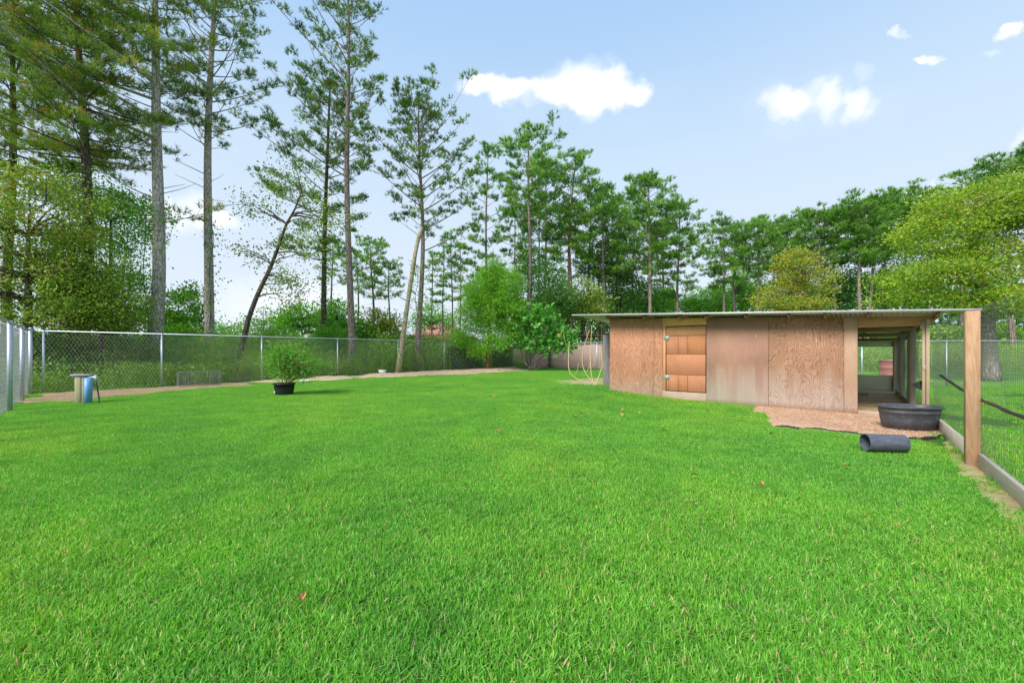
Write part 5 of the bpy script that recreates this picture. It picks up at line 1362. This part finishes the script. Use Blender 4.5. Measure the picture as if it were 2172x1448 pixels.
# understory of the grove
US = [(1165, 31, [(1165, 600, 30, 52), (1185, 640, 26, 36)], 'leaf_dark', 'dark hardwood clad in ivy between the grove trunks'),
      (1235, 33, [(1235, 630, 32, 40), (1210, 655, 28, 24), (1262, 650, 30, 30)], 'olive', 'olive understory tree left of the shed roof end'),
      (1270, 38, [(1270, 560, 34, 60), (1300, 600, 40, 50)], 'leaf_dark', 'tall dark evergreen in the heart of the grove'),
      (1315, 38, [(1320, 560, 38, 50), (1330, 620, 44, 44)], 'leaf_dark', 'dark evergreen behind the trunk of the bushy pine'),
      (1370, 40, [(1375, 625, 40, 34), (1400, 640, 30, 26)], 'leaf', 'dark understory tree right of the bushy pine trunk'),
      (1455, 45, [(1450, 648, 22, 22), (1475, 655, 24, 18)], 'leaf', 'low tree at the gap between grove and shed pines'),
      (1500, 46, [(1500, 638, 34, 28), (1525, 648, 28, 22)], 'bright', 'bright low tree at the left of the row behind the shed'),
      (1555, 48, [(1560, 625, 34, 40), (1590, 610, 30, 50)], 'leaf', 'green understory tree behind the first shed pines'),
      (1120, 40, [(1120, 560, 26, 40), (1125, 630, 30, 40)], 'leaf', 'light understory tree behind the cypress and the grove'),
      (1780, 44, [(1775, 600, 34, 56), (1800, 620, 30, 46)], 'leaf_dark', 'dark evergreen between the shed pines and the golden tree'),
      (1700, 48, [(1700, 590, 60, 50), (1650, 560, 50, 50)], 'leaf_dark', 'dark tree mass right behind the golden tree'),
      (1870, 42, [(1880, 610, 34, 50), (1900, 570, 30, 40)], 'leaf_dark', 'dark tree left behind the yellow green oak')]
for i, (pxb, Yv, es, mt, lb) in enumerate(US):
    bt(lb, pxb, Yv, [ell(a, b_, c_, d_, Yv, 2.0) for a, b_, c_, d_ in es], 190, 32, .2, mt, 'bark_dark', .12, es[0][1], 300 + i, clump_r=.85, hole=.3)
bt('golden green tree rising behind the middle of the shed roof', 1700, 24, [ell(1690, 570, 40, 40, 24, 1.5), ell(1725, 600, 34, 40, 24, 1.5), ell(1650, 630, 44, 34, 24, 1.6), ell(1700, 650, 50, 26, 24, 1.6), ell(1680, 545, 24, 20, 24, 1.)], 330, 40, .13, 'gold', 'oakbark', .1, 600, 71, clump_r=.55, flat=.4, hole=.3)
# big oak on the right
OT = trk([(2102, 808), (2100, 770), (2098, 720), (2094, 660), (2080, 590), (2070, 520), (2060, 450)], 16.4, [.30, .25, .22, .2, .15, .1, .05], 14)
crown_tree('large spreading oak with layered yellow green leaves at the right edge', OT[0][0], [ell(2060, 450, 80, 62, 16.4, 2.2), ell(2130, 430, 70, 55, 16.4, 2.), ell(2000, 500, 70, 50, 16.4, 2.), ell(1940, 590, 70, 30, 16.2, 1.6), ell(2010, 590, 80, 40, 16, 2.), ell(2100, 560, 90, 50, 16, 2.2), ell(2190, 500, 80, 90, 16.4, 2.), ell(1890, 635, 44, 16, 16.2, 1.), ell(2230, 420, 80, 70, 16.4, 2), ell(2060, 640, 90, 26, 15.6, 1.8), ell(2160, 640, 70, 30, 15.6, 1.8), ell(1985, 445, 30, 30, 16.4, 1.2)],
           1350, 50, .105, 'oak', 'oakbark', OT, 72, clump_r=.52, flat=.38, shell=.4, tint=(.5, .32), nbranch=.12, hole=.3, name='oak_tree')

# ------------------------------------------------------------------ bushes, weeds and far woods
BU = [(600, 22.0, [(600, 725, 34, 26), (575, 740, 30, 22)], 'bright', 'bright bush behind the fence just left of the potted shrub'),
      (690, 24.0, [(695, 722, 30, 24)], 'bright', 'bright bush behind the fence just right of the potted shrub'),
      (500, 21.0, [(470, 745, 34, 24), (520, 740, 26, 22)], 'weed', 'pale weedy bush around the foot of the leaning hardwood'),
      (385, 18.5, [(385, 720, 30, 26)], 'bright', 'bright bush behind the fence left of the slender pine'),
      (1000, 30.5, [(985, 745, 26, 16)], 'weed', 'weedy bush behind the fence at the foot of the young cypress'),
      (110, 14.3, [(110, 770, 60, 34), (90, 730, 40, 26)], 'olive', 'olive bush in the corner behind the back fence'),
      (170, 14.6, [(185, 775, 46, 38), (150, 735, 40, 26)], 'leaf_dark', 'dark bush around the foot of the dark far left pine'),
      (270, 15.6, [(262, 775, 40, 34), (285, 745, 36, 24)], 'weed', 'pale weedy bush left of the first fence post'),
      (365, 17.2, [(372, 770, 36, 28), (400, 745, 30, 22)], 'leaf', 'green bush behind the left end of the wire cage'),
      (230, 16.2, [(230, 760, 60, 36), (280, 740, 40, 30)], 'leaf_dark', 'dark bush behind the fence right of the blue pipe'),
      (330, 17.5, [(340, 750, 44, 30), (300, 770, 34, 28)], 'leaf', 'green bush at the foot of the thick pale pine'),
      (420, 19.0, [(420, 755, 48, 26)], 'weed', 'weedy bush behind the wire cage'),
      (560, 20.5, [(560, 750, 44, 26), (600, 735, 34, 26)], 'weed', 'yellow green bush behind the leaning hardwood'),
      (650, 21.5, [(655, 750, 40, 28)], 'leaf', 'leafy bush behind the potted shrub'),
      (720, 23.5, [(735, 748, 40, 24)], 'leaf_dark', 'dark bush around the base of the tallest central pine'),
      (790, 25.0, [(790, 748, 40, 22)], 'weed', 'weedy bush left of the snag'),
      (880, 27.5, [(880, 752, 40, 18)], 'leaf_dark', 'dark bush between snag and wide crowned pine'),
      (940, 29.0, [(940, 752, 36, 16)], 'leaf_dark', 'dark bush behind the fence left of the young cypress')]
for i, (pxb, Yv, es, mt, lb) in enumerate(BU):
    r = R(400 + i)
    crown_tree(lb, gp(pxb, Yv), [ell(a, b_, c_, d_, Yv, 1.2) for a, b_, c_, d_ in es], 110, 36, .105 + Yv * .002, mt, 'bark_dark', None, 400 + i, name='bush', cat='bush', clump_r=.5, stems=5, stemr=.02, nbranch=.1, group='bushes behind the back fence', asp=.4)
# weeds: instanced tufts of leaves and stalks
def weed_tile(seed):
    r = R(seed); n = 330
    V1, q1, t1, ti1 = blades(34, .7, .25, .72, .010, seed, .5, 2)
    C = np.stack([r.normal(0, .22, n), r.normal(0, .22, n), .7 * r.rand(n) ** .8], 1)
    V2, f2 = leaves(C, r.normal(0, 1, (n, 3)) + [0, 0, .3], .062, .5, r)
    V = np.vstack([V1, V2]); me = mesh('weed_tile', V, [np.vstack(q1), t1, f2 + len(V1)], M['weed'], tint=np.concatenate([ti1, np.repeat(np.clip(r.normal(.5, .22, n), 0, .97), 4)]))
    return bpy.data.objects.new('weed_tile', me)
tileset('weed_tiles', [weed_tile(90 + k_) for k_ in range(4)])
r = R(6)
gxx, gyy = np.meshgrid(np.arange(-42, 24, .55), np.arange(10, 50, .55))
gxx = (gxx + r.uniform(-.25, .25, gxx.shape)).ravel(); gyy = (gyy + r.uniform(-.25, .25, gyy.shape)).ravel()
k = ((gxx < BF(gyy) - .25) | (gyy > BC[1] + 1.5 - .62 * (gxx - BC[0]) + 1.8)) & (np.abs(gxx) < gyy * 1.4 + 1) & ~((gxx > 8) & (gyy < 26)) & (gyy > CORN[1] - 3 - .2 * gxx * 0)
k &= ~((gyy < 30) & (gxx > BF(gyy) - .25) & (gxx < 2)) & ~((gxx > 0) & (gyy < 30) & (gxx < 9))
k &= (gxx + gyy * 0 < 0) | (gyy > 24)
gxx = gxx[k]; gyy = gyy[k]; n = len(gxx)
hs_ = (.45 + .9 * np.clip(nse(gxx, gyy, .35, 2) + .45, 0, 1)) * r.uniform(.5, 1.3, n)
hs_ *= np.where(gxx < -13, .55, 1)
scatter('undergrowth_weeds', np.stack([gxx, gyy, gz(gxx, gyy)], 1), r.uniform(0, 6.28, n), np.stack([np.full(n, 1.35), np.full(n, 1.35), hs_ * 2.1], 1), r.randint(0, 4, n), 'weed_tiles', 'tall green weeds under the trees beyond the back fence')
# weedy bank across the pasture on the right
gxx, gyy = np.meshgrid(np.arange(12, 62, .6), np.arange(24, 42, .6))
gxx = (gxx + r.uniform(-.3, .3, gxx.shape)).ravel(); gyy = (gyy + r.uniform(-.3, .3, gyy.shape)).ravel()
k = (np.abs(gxx) < gyy * 1.4) & (nse(gxx, gyy, .3, 6) > -.2 - .03 * (gyy - 24)); gxx = gxx[k]; gyy = gyy[k]; n = len(gxx)
scatter('pasture_bank_weeds', np.stack([gxx, gyy, gz(gxx, gyy)], 1), r.uniform(0, 6.28, n), np.stack([np.full(n, 1.5), np.full(n, 1.5), r.uniform(.8, 2.4, n)], 1), r.randint(0, 4, n), 'weed_tiles', 'weedy green bank on the far side of the pasture')
# far woods
r = R(66)
def far_woods(name, px0, px1, ytop, Y, mat, n, leaf, label, jag=10, dy=6):
    px = r.uniform(px0, px1, n); h = np.array([mnoise.noise(Vector((p * .02, Y, 0))) + .5 * mnoise.noise(Vector((p * .07, Y, 3))) for p in px])
    yt = ytop - jag * h
    v = r.rand(n) ** .6
    Yv = Y + r.uniform(0, dy, n); X_ = (px - CX) / F * Yv; zt_ = CZ + (HY - yt) / F * Yv
    C = np.stack([X_, Yv, zt_ * v], 1); D = r.normal(0, 1, (n, 3))
    V, f = leaves(C, D, leaf, .7, r)
    o = obj(name, mesh(name, V, [f], M[mat], tint=np.repeat(np.clip(r.normal(.5, .22, n), 0, .9), 4)), kind='stuff'); o['label'] = label
far_woods('far_woods', -80, 1010, 716, 70, 'leaf', 18000, .8, 'far dark woods low on the horizon behind the back fence', 14)
far_woods('far_grove_woods', 1085, 1430, 630, 58, 'leaf_dark', 13000, .6, 'dark woods behind the trunks of the grove', 40)
far_woods('far_low_woods', 1420, 1530, 682, 60, 'leaf', 2500, .55, 'low far trees in the gap between the grove and the row behind the shed', 16)
far_woods('far_shed_woods', 1510, 2900, 600, 62, 'leaf_dark', 24000, .7, 'dark woods behind the pines of the shed', 40)
far_woods('pasture_hedge', 1760, 3300, 690, 38, 'weed', 30000, .32, 'tangled green growth along the far edge of the pasture', 20, 4)
